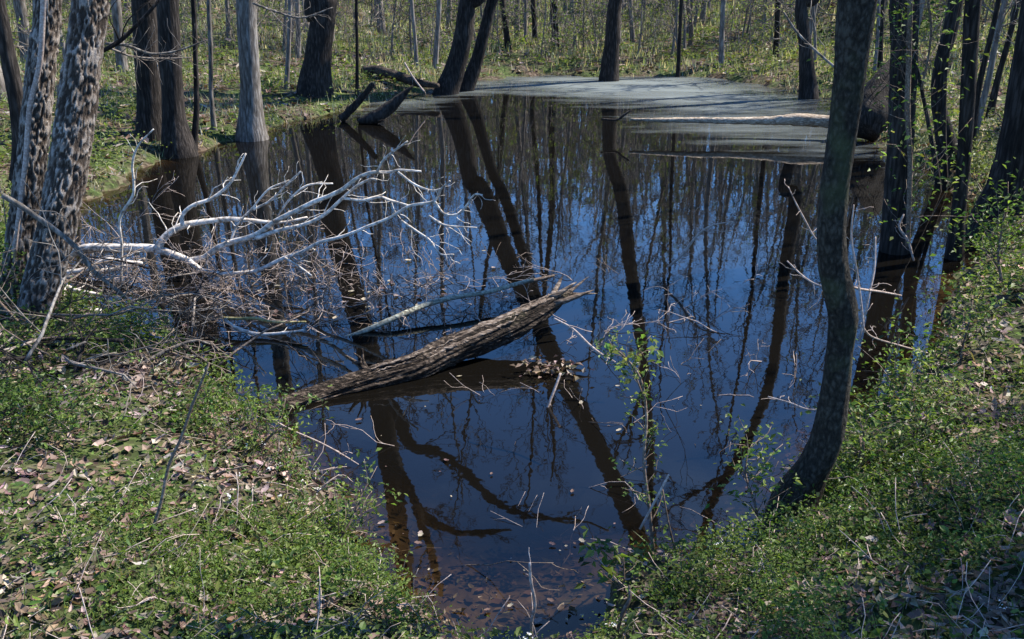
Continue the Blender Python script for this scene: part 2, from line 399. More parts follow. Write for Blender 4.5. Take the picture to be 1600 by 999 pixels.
def water_mat():
    m, nt, out = mat('pond_water'); L = nt.links.new
    n = N(nt, 'ShaderNodeTexNoise'); n.inputs['Scale'].default_value = 5.0; n.inputs['Detail'].default_value = 3; n.inputs['Roughness'].default_value = 0.55
    L(coords(nt, (1, 0.7, 1)), n.inputs['Vector'])
    bp = N(nt, 'ShaderNodeBump'); bp.inputs['Strength'].default_value = 0.06; bp.inputs['Distance'].default_value = 0.01
    L(n.outputs['Fac'], bp.inputs['Height'])
    gl = N(nt, 'ShaderNodeBsdfGlossy'); gl.inputs['Roughness'].default_value = 0.015; L(bp.outputs[0], gl.inputs['Normal'])
    fr = N(nt, 'ShaderNodeFresnel'); fr.inputs['IOR'].default_value = 1.42; L(bp.outputs[0], fr.inputs['Normal'])
    at = N(nt, 'ShaderNodeAttribute', attribute_name='depth')
    # peaty water: dissolved brown takes the light with depth, fine silt sends a little back
    ex = N(nt, 'ShaderNodeMath', operation='MULTIPLY'); ex.inputs[1].default_value = -16.0; L(at.outputs['Fac'], ex.inputs[0])
    e2 = N(nt, 'ShaderNodeMath', operation='EXPONENT'); L(ex.outputs[0], e2.inputs[0])
    tr = N(nt, 'ShaderNodeBsdfTransparent'); tr.inputs['Color'].default_value = (0.70, 0.62, 0.48, 1)
    df = N(nt, 'ShaderNodeBsdfDiffuse'); df.inputs['Color'].default_value = (0.004, 0.0035, 0.0028, 1)
    a = N(nt, 'ShaderNodeMixShader'); L(e2.outputs[0], a.inputs[0]); L(df.outputs[0], a.inputs[1]); L(tr.outputs[0], a.inputs[2])
    b = N(nt, 'ShaderNodeMixShader'); L(fr.outputs[0], b.inputs[0]); L(a.outputs[0], b.inputs[1]); L(gl.outputs[0], b.inputs[2])
    L(b.outputs[0], out.inputs[0])
    return m
def scum_mat():
    m, nt, out = mat('pollen_film'); L = nt.links.new
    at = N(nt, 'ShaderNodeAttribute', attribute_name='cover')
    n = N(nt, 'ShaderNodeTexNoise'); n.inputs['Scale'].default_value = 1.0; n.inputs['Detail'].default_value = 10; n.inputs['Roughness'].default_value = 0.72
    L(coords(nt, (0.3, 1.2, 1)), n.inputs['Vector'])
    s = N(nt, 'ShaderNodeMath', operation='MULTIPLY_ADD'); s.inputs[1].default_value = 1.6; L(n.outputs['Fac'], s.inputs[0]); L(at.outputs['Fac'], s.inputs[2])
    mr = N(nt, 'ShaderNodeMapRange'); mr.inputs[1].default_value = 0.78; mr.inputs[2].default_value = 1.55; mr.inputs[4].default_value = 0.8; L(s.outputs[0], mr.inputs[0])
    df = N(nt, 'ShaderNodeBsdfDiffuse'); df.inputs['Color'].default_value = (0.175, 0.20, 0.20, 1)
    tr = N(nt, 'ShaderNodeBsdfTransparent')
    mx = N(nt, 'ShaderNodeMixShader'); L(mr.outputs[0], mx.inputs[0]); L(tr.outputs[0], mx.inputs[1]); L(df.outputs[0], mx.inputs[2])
    L(mx.outputs[0], out.inputs[0])
    return m
M['ground'] = ground_mat(); M['water'] = water_mat(); M['scum'] = scum_mat()

# ------------------------------------------------------------------ ground: one sheet to the horizon
th = np.concatenate([np.linspace(-34, 34, 241), np.linspace(34, 326, 120)[1:-1]]) * np.pi / 180
rr = np.concatenate([np.exp(np.linspace(math.log(0.6), math.log(45), 250)), np.exp(np.linspace(math.log(48), math.log(900), 40))])
TH, RR = np.meshgrid(th, rr)
gx = (RR * np.sin(TH)).ravel(); gy = (RR * np.cos(TH)).ravel()
gz = height(gx, gy)
nt_, nr_ = len(th), len(rr)
i = np.arange(nr_ - 1)[:, None] * nt_; j = np.arange(nt_)[None, :]; j2 = (j + 1) % nt_
Q = np.stack([i + j, i + j2, i + nt_ + j2, i + nt_ + j], -1).reshape(-1, 4)[:, ::-1]
mb = MB(); V = np.vstack([np.stack([gx, gy, gz], -1), [[0, 0, H(0, 0)]]])
jj = np.arange(nt_)
mb.add(V, Q, np.stack([np.full(nt_, len(V) - 1), (jj + 1) % nt_, jj], -1))
o = mb.build('ground', M['ground']); tag(o, kind='structure')

# ------------------------------------------------------------------ water and the pollen film on it
def sheet(xs, ys, z, keep):
    X, Y = np.meshgrid(xs, ys); x = X.ravel(); y = Y.ravel(); nx = len(xs)
    i = np.arange(len(ys) - 1)[:, None] * nx; j = np.arange(nx - 1)[None, :]
    Q = np.stack([i + j, i + j + 1, i + nx + j + 1, i + nx + j], -1).reshape(-1, 4)
    k = keep(x, y); Q = Q[k[Q].any(1)]
    u, inv = np.unique(Q, return_inverse=True)
    return np.stack([x[u], y[u], np.full(len(u), z)], -1), inv.reshape(-1, 4)
x0, y0 = SHORE.min(0) - 1; x1, y1 = SHORE.max(0) + 1
V, Q = sheet(np.arange(x0, x1, 0.12), np.arange(y0, y1, 0.12), 0.0, lambda x, y: sdist(x, y) < 0.75)
mb = MB(); mb.add(V, Q); o = mb.build('water', M['water']); tag(o, kind='structure')
at = o.data.attributes.new('depth', 'FLOAT', 'POINT'); at.data.foreach_set('value', np.maximum(-height(V[:, 0], V[:, 1]), 0).astype(np.float32))

FILM = np.array([at_z(*p)[:2] for p in [(560, 185), (585, 158), (640, 146), (690, 136), (755, 120), (860, 112), (950, 115), (1060, 114), (1130, 118),
      (1205, 130), (1305, 152), (1355, 200), (1425, 232), (1500, 290), (1440, 285), (1330, 258), (1220, 238), (1090, 222), (990, 202), (1000, 172),
      (880, 158), (780, 148), (720, 158), (640, 172)]])
V, Q = sheet(np.arange(x0, x1, 0.2), np.arange(9.0, y1, 0.2), 0.004, lambda x, y: sdist(x, y, FILM) < 1.2)
mb = MB(); mb.add(V, Q); o = mb.build('pond_scum', M['scum'])
tag(o, 'pale blue-grey pollen film floating on the far end of the pond', 'pond scum', kind='stuff')
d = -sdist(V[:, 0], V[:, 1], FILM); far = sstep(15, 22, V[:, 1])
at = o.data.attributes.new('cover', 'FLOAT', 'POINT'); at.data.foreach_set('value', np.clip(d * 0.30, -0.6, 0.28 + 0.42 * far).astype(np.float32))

# ------------------------------------------------------------------ branching
def norm(v): return v / max(np.linalg.norm(v), 1e-9)
def walk(rng, p, d, L, n, gnarl, up):
    pts = [np.array(p, float)]; d = norm(np.array(d, float)); st = L / n
    for k in range(n):
        d = norm(d + rng.normal(0, gnarl, 3) + np.array([0, 0, up]))
        pts.append(pts[-1] + d * st)
    return np.array(pts)
def side_dir(rng, d, lo, hi):
    r = rng.normal(0, 1, 3); r = norm(r - d * (r @ d)); a = RAD(rng.uniform(lo, hi))
    return norm(d * math.cos(a) + r * math.sin(a))
def limb(mb, rng, p, d, L, r0, depth, kids=6, gnarl=0.16, up=0.03, rmin=0.003, ends=None, sides=5, ang=(28, 65), shrink=(0.35, 0.62)):
    n = max(3, min(9, int(5 + L)))
    P = walk(rng, p, d, L, n, gnarl, up)
    R = np.maximum(np.linspace(r0, r0 * 0.3, n + 1), rmin)
    mb.tube(P, R, sides if depth > 0 else 3)
    sprout(mb, rng, P, R, L, depth, kids, gnarl, up, rmin, ends, sides, ang, shrink)
    if ends is not None and depth == 0: ends.extend([P[-1], P[-2], P[n // 2]])
def sprout(mb, rng, P, R, L, depth, kids, gnarl, up, rmin, ends, sides, ang, shrink=(0.35, 0.62), t0=0.2):
    if depth <= 0: return
    n = len(P) - 1
    for k in range(kids):
        t = t0 + (0.98 - t0) * (k + rng.uniform(0, 1)) / kids
        f = t * n; i = min(int(f), n - 1); q = P[i] + (P[i + 1] - P[i]) * (f - i)
        dd = side_dir(rng, norm(P[i + 1] - P[i]), *ang)
        limb(mb, rng, q, dd, L * rng.uniform(*shrink) * (1.15 - 0.5 * t), max(R[i] * rng.uniform(0.45, 0.65), rmin), depth - 1,
             kids, gnarl, up, rmin, ends, max(3, sides - 1), ang, shrink)
def crown_on(mb, rng, P, R, t0, n, Lmax, depth=2, kids=6, rmin=0.006, ends=None, up=0.05):
    m = len(P) - 1
    for k in range(n):
        t = t0 + (1 - t0) * (k + rng.uniform(0, 1)) / n
        f = t * m; i = min(int(f), m - 1); q = P[i] + (P[i + 1] - P[i]) * (f - i)
        dd = side_dir(rng, norm(P[i + 1] - P[i]), 35, 75)
        limb(mb, rng, q, dd, Lmax * rng.uniform(0.55, 1) * (1.1 - 0.6 * (t - t0) / (1 - t0)), max(R[i] * rng.uniform(0.3, 0.5), rmin), depth,
             kids, 0.15, up, rmin, ends, 5)

# leaves: four-cornered folded blades, all at once
def leaves(mb, P, size, rng, flat=0.6, width=0.5, fold=0.25, heading=None):
    n = len(P); P = np.asarray(P, float)
    size = np.broadcast_to(size, (n,))
    a = rng.uniform(0, 2 * np.pi, n)
    nz = rng.normal(0, 1, (n, 3)) * (1 - flat); nz[:, 2] = np.abs(nz[:, 2]) + flat
    nz /= np.linalg.norm(nz, axis=1, keepdims=True)
    h = np.stack([np.cos(a), np.sin(a), np.zeros(n)], -1)
    u = h - nz * (h * nz).sum(1, keepdims=True); u /= np.linalg.norm(u, axis=1, keepdims=True)
    s = np.cross(nz, u); S = size[:, None]; wd = width * rng.uniform(0.75, 1.25, n)[:, None]
    b = P - u * S * 0.5; t = P + u * S * 0.5 - nz * S * fold * 0.4
    l = P + s * S * wd * 0.5 + nz * S * fold * 0.5; r = P - s * S * wd * 0.5 + nz * S * fold * 0.5
    V = np.stack([b, l, t, r], 1).reshape(-1, 3)
    k = np.arange(n)[:, None] * 4
    mb.add(V, None, np.vstack([k + [0, 2, 1], k + [0, 3, 2]]))
    return n
def curled(mb, P, size, rng, flat=0.75):
    n = len(P); P = np.asarray(P, float); a = rng.uniform(0, 2 * np.pi, n)
    nz = rng.normal(0, 1, (n, 3)) * (1 - flat); nz[:, 2] = np.abs(nz[:, 2]) + flat; nz /= np.linalg.norm(nz, axis=1, keepdims=True)
    h = np.stack([np.cos(a), np.sin(a), np.zeros(n)], -1); u = h - nz * (h * nz).sum(1, keepdims=True); u /= np.linalg.norm(u, axis=1, keepdims=True); s = np.cross(nz, u)
    S = size[:, None]; wd = rng.uniform(0.28, 0.62, n)[:, None]; cu = rng.uniform(-0.1, 0.6, n)[:, None]; fo = rng.uniform(0.0, 0.35, n)[:, None]; sk = rng.normal(0, 0.12, n)[:, None]
    T = [(-.5, 0, 0), (-.22, .8, 1), (-.2, 0, 0), (-.24, -.8, 1), (.18, 1, 1), (.2, 0, 0), (.2, -.9, 1), (.52, 0, 0)]
    V = np.stack([P + u * S * x + s * S * (y * 0.5 * wd * rng.uniform(.75, 1.2, (n, 1)) + sk * x) + nz * S * (cu * (x * x * 2.2) + fo * e * wd) for x, y, e in T], 1).reshape(-1, 3)
    k = np.arange(n)[:, None] * 8
    mb.add(V, np.vstack([k + [1, 2, 5, 4], k + [2, 3, 6, 5]]), np.vstack([k + [0, 2, 1], k + [0, 3, 2], k + [4, 5, 7], k + [5, 6, 7]]))
    return n
def tint(rng, n, cols, var=0.25):
    cols = np.array(cols); c = cols[rng.integers(0, len(cols), n)]
    return np.clip(c * (1 + rng.normal(0, var, (n, 1))) * (1 + rng.normal(0, 0.08, (n, 3))), 0.004, 0.9)
GREENS = [(0.045, 0.09, 0.016), (0.065, 0.125, 0.022), (0.10, 0.16, 0.03), (0.035, 0.065, 0.02), (0.13, 0.18, 0.045)]
FRESH = [(0.16, 0.22, 0.05), (0.2, 0.25, 0.07), (0.13, 0.19, 0.045)]
DRY = [(0.16, 0.11, 0.085), (0.23, 0.17, 0.135), (0.34, 0.275, 0.235), (0.08, 0.055, 0.042), (0.19, 0.125, 0.085), (0.12, 0.085, 0.07), (0.26, 0.205, 0.18)]

# ------------------------------------------------------------------ traced trees
SEED = [100]
def nseed(): SEED[0] += 1; return SEED[0]
def tr_tree(name, label, cat, path, widths, barkm, top=None, up=14.0, sides=18, rough=0.05, limbs=12, Lmax=3.2, t0=0.35, base=None, lean=None,
            flare=1.25, group=None, depth=2, kids=5, extra=None, rtop=0.3, rmin=0.004, lobes=0.0):
    """path: picture points from the foot up (all at the foot's distance), top: mirror-image points for the trunk above the frame"""
    rng = np.random.default_rng(nseed())
    b = ground(*path[0]) if base is None else np.array(base, float)
    Y = b[1]; pts = [b - np.array([0, 0, 0.15])]; R = []
    for k, p in enumerate(path):
        q = at_y(p[0], p[1], Y + (lean or 0) * k / max(len(path) - 1, 1))
        if k == 0: q = b
        pts.append(q)
    R = [w * 0.5 * depth_of(q) / FPX for w, q in zip(widths, pts[1:])]
    R = [R[0] * flare * 1.1] + [R[0] * flare] + R[1:]
    if top:
        for (x, y, wd) in top:
            q = refl(x, y, Y + (lean or 0)); pts.append(q); R.append(wd * 0.5 * depth_of(q, True) / FPX)
    d = norm(pts[-1] - pts[-2]); d = norm(d + np.array([0, 0, 0.6]))
    z = pts[-1][2]; r0 = R[-1]; left = max(up - z, 1.5); nn = 5
    q = pts[-1]
    for k in range(nn):
        d = norm(d + rng.normal(0, 0.06, 3) + np.array([0, 0, 0.1])); q = q + d * left / nn; pts.append(q)
        R.append(r0 * (1 - (k + 1) / nn * (1 - rtop)))
    pts = np.array(pts); R = np.array(R)
    PR = catmull(np.hstack([pts, R[:, None]]), 10)
    P, R = PR[:, :3], np.maximum(PR[:, 3], 0.004)
    t = thing(name, label, cat, b, group)
    pl = 0.0
    if barkm is M['flaky_bark']:
        Ls = np.concatenate([[0], np.cumsum(np.linalg.norm(np.diff(P, axis=0), axis=1))]); low = Ls[np.argmax(P[:, 2] > 3.2)]
        ls = np.concatenate([np.arange(0, low, 0.011), np.linspace(low, Ls[-1], 30)])
        P = np.stack([np.interp(ls, Ls, P[:, c]) for c in range(3)], -1); R = np.interp(ls, Ls, R); sides = 190; pl = 0.010; R = R * 0.86
    m = MB(); m.tube(P, R, sides, rough, nseed(), lobes, pl); plate = getattr(m, 'plate', None)
    if extra:
        for ex in extra:
            m2 = np.array([np.append(refl(x, y, Y + (lean or 0) + dy), wd) for x, y, wd, dy in ex])
            m2[:, 3] = [w_ * 0.5 * depth_of(v, True) / FPX for w_, v in zip(m2[:, 3], m2[:, :3])]
            c = catmull(m2, 6); m.tube(c[:, :3], np.maximum(c[:, 3], 0.005), 8, 0.05, nseed())
    tk = m.build('trunk', barkm, t)
    if plate is not None: tk.data.attributes.new('plate', 'FLOAT', 'POINT').data.foreach_set('value', plate.astype(np.float32))
    if pl: P, R = P[::12], R[::12]
    c = MB()
    if extra:
        for ex in extra:
            m2 = np.array([refl(x, y, Y + (lean or 0) + dy) for x, y, wd, dy in ex])
            sprout(c, rng, catmull(m2, 4), np.full(len(ex) * 4, 0.05), 2.6, depth, kids, 0.15, 0.02, rmin, None, 5, (28, 65))
    zs = max(3.0, b[2] + t0 * up); t0 = float(np.argmax(P[:, 2] > zs)) / len(P)
    crown_on(c, rng, P, R, t0, limbs, Lmax, depth, kids, rmin)
    c.build('crown', barkm if barkm is not M['flaky_bark'] else M['grey_bark'], t)
    return t, P, R

TREES = {}
def T(key, *a, **k): TREES[key] = tr_tree(*a, **k)

# left bank
T('flaky_a', 'bare_tree', 'pale flaky-barked upright tree at far left, behind the leaning flaky one', 'tree',
  [(28, 455), (34, 380), (44, 290), (56, 190), (66, 90), (74, 0)], [54, 52, 50, 48, 46, 44], M['flaky_bark'], flare=1.08, up=15, rough=0.09, sides=28, limbs=10, base=at_z(28, 455, 0.3), lean=0.4, t0=0.45)
T('flaky_b', 'leaning_tree', 'pale flaky-barked tree leaning right, rising from the bleached branch pile', 'tree',
  [(58, 490), (78, 400), (97, 310), (112, 220), (128, 110), (142, 0)], [62, 64, 64, 66, 62, 58], M['flaky_bark'], flare=1.08, up=16, rough=0.10, sides=30, limbs=11, base=at_z(58, 490, 0.25), lean=0.5, t0=0.45)
T('dark_edge', 'bare_tree', 'dark curved trunk at the left edge, leaning away beside the flaky trees', 'tree',
  [(30, 300), (33, 235), (27, 165), (14, 95), (2, 30), (-8, -30)], [26, 26, 25, 24, 22, 20], M['dark_bark'], up=11, limbs=7, rough=0.05, t0=0.55)
T('twin_a', 'bare_tree', 'thick dark trunk, left one of the twin pair by the left shore', 'tree',
  [(240, 215), (234, 150), (229, 80), (225, 0)], [42, 39, 38, 38], M['dark_bark'], up=18, limbs=16, Lmax=4.5, t0=0.4, rough=0.05, base=at_z(238, 221, 0.12))
T('twin_b', 'bare_tree', 'dark trunk, right one of the twin pair by the left shore, widening at its foot', 'tree',
  [(284, 231), (272, 180), (266, 90), (262, 0)], [44, 36, 34, 33], M['dark_bark'], up=17, limbs=16, Lmax=4.2, t0=0.4, rough=0.05, base=at_z(280, 234, 0.08))
T('thin_shore', 'sapling_tree', 'slender dark sapling standing right at the left waterline', 'tree',
  [(304, 236), (307, 170), (305, 80), (302, 0)], [10, 9, 8, 8], M['dark_bark'], up=8, limbs=10, Lmax=1.6, t0=0.35, sides=8, rough=0.03)
T('thin_wavy', 'sapling_tree', 'thin wavy grey sapling between the twin trunks and the grey shore tree', 'tree',
  [(335, 203), (330, 150), (329, 75), (326, 0)], [8, 7, 7, 7], M['grey_bark'], up=8, limbs=9, Lmax=1.5, t0=0.35, sides=8, rough=0.03)
T('grey_shore', 'bare_tree', 'straight grey-barked tree with its foot in the left shore water', 'tree',
  [(394, 214), (392, 150), (388, 80), (384, 0)], [40, 33, 31, 30], M['grey_bark'], up=18, limbs=14, Lmax=3.8, t0=0.4, rough=0.05, base=at_z(394, 216, 0.02))
T('stout', 'bare_tree', 'stout dark flare-footed trunk on the grassy bank left of the water snags', 'tree',
  [(492, 146), (497, 90), (503, 40), (508, 0)], [46, 42, 38, 36], M['dark_bark'],
  top=[(514, 300, 36), (540, 420, 36), (570, 530, 36), (596, 640, 36), (612, 740, 32), (626, 850, 28), (640, 940, 22)], up=15, limbs=10, Lmax=3.0, t0=0.6, rough=0.06,
  extra=[[(592, 600, 20, 0), (622, 650, 20, -.2), (640, 695, 19, -.4), (690, 712, 17, -.7), (735, 745, 16, -.9), (775, 785, 14, -1.1), (830, 806, 10, -1.3), (905, 812, 6, -1.4)],
         [(610, 700, 18, 0), (638, 765, 16, .2), (672, 815, 15, .4), (740, 832, 12, .6), (800, 826, 8, .8)],
         [(632, 745, 12, .1), (655, 810, 14, .1), (675, 870, 12, .1), (690, 930, 8, .1)]], lobes=0.06)
# trees standing in the far water
T('lean_a', 'leaning_tree', 'thick dark tree leaning right out of the far water, left of the leaning pair', 'tree',
  [(696, 150), (712, 105), (724, 55), (733, 0)], [34, 32, 30, 27], M['dark_bark'],
  top=[(745, 290, 31), (800, 420, 29), (840, 500, 28), (880, 590, 28), (935, 700, 29), (985, 810, 30), (1010, 880, 26)], up=13.5, limbs=9, Lmax=2.4, t0=0.72, rough=0.05, base=at_z(696, 151, -0.05))
T('lean_b', 'leaning_tree', 'thinner dark tree leaning right out of the far water, right of the leaning pair', 'tree',
  [(727, 145), (745, 95), (758, 45), (770, 0)], [22, 20, 18, 17], M['dark_bark'],
  top=[(785, 300, 17), (828, 430, 15), (850, 500, 11)], up=9.5, limbs=9, Lmax=2.0, t0=0.6, rough=0.05, base=at_z(727, 146, -0.05))
T('mid_water', 'bare_tree', 'dark straight trunk standing alone in the pale pollen film at the far end', 'tree',
  [(951, 129), (956, 70), (962, 0)], [27, 24, 22], M['dark_bark'],
  top=[(970, 300, 22), (985, 420, 21), (1000, 520, 19), (1010, 620, 16), (1018, 740, 12)], up=14, limbs=12, Lmax=2.2, t0=0.55, rough=0.05, base=at_z(951, 130, -0.05))
T('far_right', 'bare_tree', 'dark upright trunk at the right end of the pale pollen film', 'tree',
  [(1263, 152), (1259, 80), (1254, 0)], [25, 21, 19], M['dark_bark'],
  top=[(1240, 300, 20), (1225, 430, 19), (1206, 580, 17), (1172, 680, 16), (1110, 790, 13)], up=11.5, limbs=8, Lmax=2.0, t0=0.7, rough=0.05, base=at_z(1263, 152, 0.03))
# right bank
T('front', 'bent_tree', 'dark smooth-barked bent tree in the right foreground, leaning over the water', 'tree',
  [(1236, 800), (1268, 735), (1290, 690), (1303, 620), (1314, 535), (1317, 490), (1305, 430), (1299, 370), (1303, 300), (1320, 180), (1330, 90), (1340, 0)],
  [60, 52, 50, 45, 42, 47, 46, 43, 43, 46, 51, 58], M['smooth_bark'], up=10, limbs=9, Lmax=2.6, t0=0.5, rough=0.08, sides=40, base=at_z(1236, 800, 0.12), lean=-0.1, flare=1.3, lobes=0.12)
T('vine_tree', 'vine_covered_tree', 'dark trunk wrapped in leafy vines, standing in the water at right', 'tree',
  [(1398, 398), (1398, 340), (1402, 280), (1408, 190), (1412, 100), (1413, 0)], [40, 38, 38, 40, 42, 42], M['dark_bark'], up=13, limbs=9, Lmax=2.6, t0=0.45, rough=0.1, base=at_z(1398, 398, -0.03), sides=20)
T('crook', 'bare_tree', 'dark crooked trunk with a wide foot in the muddy shallows behind the vine tree', 'tree',
  [(1487, 275), (1476, 210), (1465, 150), (1470, 100), (1484, 50), (1496, -10)], [36, 28, 20, 20, 22, 22], M['dark_bark'], up=11, limbs=8, Lmax=2.4, t0=0.45, rough=0.06, base=at_z(1487, 277, 0.0))
T('right_thin', 'bare_tree', 'straight dark trunk rising from the right waterline in front of the mud', 'tree',
  [(1491, 402), (1497, 340), (1506, 250), (1514, 120), (1521, 0)], [24, 22, 21, 23, 24], M['dark_bark'], up=12, limbs=9, Lmax=2.4, t0=0.4, rough=0.04, base=at_z(1491, 404, 0.0))
T('edge_right', 'bare_tree', 'big dark trunk leaning out of the frame at the right edge', 'tree',
  [(1562, 345), (1582, 280), (1598, 200), (1612, 110), (1628, 0)], [70, 66, 62, 60, 58], M['dark_bark'], up=14, limbs=10, Lmax=3.0, t0=0.4, rough=0.05, base=ground(1562, 345))
T('slope_a', 'sapling_tree', 'thin dark leaning sapling on the right slope just past the straight trunk', 'tree',
  [(1517, 232), (1527, 150), (1540, 90), (1560, 0)], [11, 10, 9, 8], M['dark_bark'], up=8, limbs=9, Lmax=1.6, t0=0.3, sides=8)
T('slope_b', 'sapling_tree', 'thin dark leaning sapling on the right slope beside the edge trunk', 'tree',
  [(1546, 183), (1560, 120), (1574, 70), (1592, 0)], [11, 10, 9, 9], M['dark_bark'], up=8, limbs=9, Lmax=1.6, t0=0.3, sides=8)
T('stem_a', 'sapling_tree', 'skinny dark stem bending left out of the mud beside the vine tree', 'tree',
  [(1466, 300), (1452, 200), (1440, 140), (1430, 90), (1424, 20)], [8, 7, 6, 5, 5], M['dark_bark'], up=4.5, limbs=6, Lmax=0.8, t0=0.4, sides=7, depth=1)
T('stem_b', 'sapling_tree', 'skinny dark stem rising straight from the mud near the crooked trunk', 'tree',
  [(1476, 296), (1475, 200), (1479, 100), (1498, 0)], [8, 7, 6, 6], M['dark_bark'], up=5, limbs=6, Lmax=0.9, t0=0.4, sides=7, depth=1)
# slim trunks just beyond the far shore
for (lab, pa, wd, mm, hh) in [
    ('slim dark tree at the far waterline, right of the lone trunk in the film', [(1059, 121), (1062, 60), (1065, 0)], 6, 'dark_bark', 9),
    ('slim straight tree on the lit bank, left of the long slope shadows', [(1127, 99), (1128, 50), (1130, 0)], 8, 'forest_bark', 12),
    ('forked reddish-brown slim tree on the bank beyond the film', [(1079, 72), (1080, 40), (1073, 0)], 7, 'brown_stem', 9),
    ('medium dark trunk beyond the pond by the pale creek strip', [(868, 76), (867, 40), (865, 0)], 11, 'dark_bark', 16),
    ('dark trunk beyond the pond just right of the leaning pair', [(794, 78), (790, 40), (785, 0)], 9, 'dark_bark', 15),
    ('slim dark trunk beyond the pond over the pale creek strip', [(836, 66), (835, 35), (833, 0)], 8, 'dark_bark', 14),
    ('forked grey tree on the bank above the fallen dark log', [(680, 108), (683, 60), (686, 0)], 8, 'forest_bark', 12),
    ('slim grey tree on the bank between the stout trunk and the log', [(651, 106), (648, 55), (643, 0)], 6, 'forest_bark', 10),
    ('slim dark sapling on the bank just behind the water snags', [(558, 150), (558, 75), (557, 0)], 5, 'dark_bark', 7),
    ('slim brown tree on the left bank, left of the stout trunk', [(448, 140), (451, 70), (453, 0)], 7, 'forest_bark', 11),
    ('slim brown tree on the left bank behind the grey shore tree', [(466, 92), (466, 50), (464, 0)], 8, 'forest_bark', 12),
    ('dark trunk in the left background between flaky and twin trees', [(192, 112), (186, 60), (181, 0)], 15, 'grey_bark', 16),
    ('brown trunk in the far left background behind the flaky trees', [(45, 100), (38, 50), (30, 0)], 18, 'grey_bark', 16),
    ('dark slim trunk on the right slope left of the bent tree', [(1212, 92), (1214, 50), (1216, 0)], 9, 'dark_bark', 13),
    ('dark slim trunk on the right slope behind the bent tree', [(1372, 112), (1374, 60), (1377, 0)], 12, 'dark_bark', 13)]:
    tr_tree('slim_tree', lab, 'tree', pa, [wd * 1.1, wd, wd], M[mm], up=hh, limbs=9, Lmax=hh * 0.18, t0=0.35, sides=9, rough=0.03, flare=1.15, kids=5, rmin=0.008)

# ------------------------------------------------------------------ the woods behind: bare trees and saplings, copies of a few kinds
def tree_kind(seed, h, r, nl, Lm, leafy=0.0, name='forest_tree', t0=0.3, bm='forest_bark', rmin=0.008, fork=False):
    rng = np.random.default_rng(seed)
    P = walk(rng, (0, 0, -0.2), (rng.normal(0, 0.05), rng.normal(0, 0.05), 1), h, 12, 0.045, 0.03)
    R = np.linspace(r, r * 0.22, 13); R[0] *= 1.35; R[1] *= 1.05
    c = catmull(np.hstack([P, R[:, None]]), 2)
    t = thing(name, 'x', 'tree', (0, 0, 0))
    m = MB(); m.tube(c[:, :3], c[:, 3], 10, 0.04, seed)
    m.build('trunk', M[bm], t)
    k = MB(); ends = []
    crown_on(k, rng, P, R, t0, nl, Lm, 2, 5, rmin, ends)
    k.build('branches', M['twig_bark'] if r < 0.06 else M[bm], t)
    if leafy:
        e = np.array(ends); e = e[rng.uniform(0, 1, len(e)) < leafy]
        if len(e):
            e = np.repeat(e, 2, 0) + rng.normal(0, 0.06, (len(e) * 2, 3))
            lm = MB(); n = leaves(lm, e, rng.uniform(0.04, 0.085, len(e)), rng, 0.4)
            lm.build('leaves', M['leaf'], t, False, np.repeat(tint(rng, n, FRESH), 4, 0))
    return t
KINDS = [tree_kind(901, 19, 0.20, 15, 4.2, t0=0.35), tree_kind(902, 22, 0.27, 16, 5.0, t0=0.38), tree_kind(903, 16, 0.14, 15, 3.4, t0=0.3), tree_kind(904, 20, 0.23, 16, 4.6, 0.15, t0=0.3),
         tree_kind(905, 14, 0.10, 14, 3.0, 0.25, t0=0.25)]
rng = np.random.default_rng(7)
SHADE_TREE = tree_kind(921, 4.6, 0.045, 18, 1.5, 1.0, 'shade_tree', 0.12, 'dark_bark', 0.005)  # dense leafy kind, made only to cast shade from out of view
SAPS = [tree_kind(911, 4.2, 0.03, 12, 1.1, 0.2, 'sapling', 0.1, 'forest_bark', 0.007), tree_kind(912, 6.0, 0.045, 14, 1.5, 0.15, 'sapling', 0.1, 'forest_bark', 0.008),
        tree_kind(913, 3.0, 0.022, 11, 0.9, 0.35, 'sapling', 0.05, 'twig_bark', 0.006), tree_kind(914, 7.5, 0.06, 14, 1.7, 0.05, 'sapling', 0.2, 'forest_bark', 0.006)]
rng = np.random.default_rng(7)
def zone(x, y):
    a = math.degrees(math.atan2(x, y))
    return ('on the left rise' if a < -9 else 'beyond the far shore' if a < 9 else 'on the right slope')
used = {}
def plant(kinds, cands, mind, what, grp, smin, smax, count):
    put = []
    for (x, y) in cands:
        if len(put) >= count: break
        if any((x - a) ** 2 + (y - b) ** 2 < mind ** 2 for a, b in put): continue
        if sdist([x], [y])[0] < 0.7: continue
        put.append((x, y))
        k = int(rng.integers(0, len(kinds))); src = kinds[k]; z = H(x, y); s = float(rng.uniform(smin, smax)); rz = float(rng.uniform(0, 6.28))
        lab = f'{what} {zone(x, y)}'
        if id(src) not in used:
            used[id(src)] = 1; src.location = (x, y, z); src.rotation_euler = (0, 0, rz); src.scale = (s, s, s); src['label'] = lab; src['group'] = grp + ' ' + zone(x, y)
        else:
            copy_thing(src, (x, y, z), rz, s, lab, grp + ' ' + zone(x, y))
def sector(n, r0, r1, a0, a1):
    r = np.sqrt(rng.uniform(r0 ** 2, r1 ** 2, n)); a = np.radians(rng.uniform(a0, a1, n)); return list(zip(r * np.sin(a), r * np.cos(a)))
plant([KINDS[2], KINDS[4]], sector(900, 29, 45, -38, 38), 4.0, 'bare grey-brown tree among the nearer background woods', 'nearer woodland trees', 0.65, 0.9, 20)
plant(KINDS, sector(1500, 45, 105, -36, 36), 2.4, 'bare grey-brown tree deep in the background woods', 'deep woodland trees', 0.5, 0.82, 190)
plant(KINDS, sector(200, 14, 30, -42, -27), 2.6, 'bare grey-brown tree standing near the shore', 'near woodland trees', 0.75, 1.1, 7)
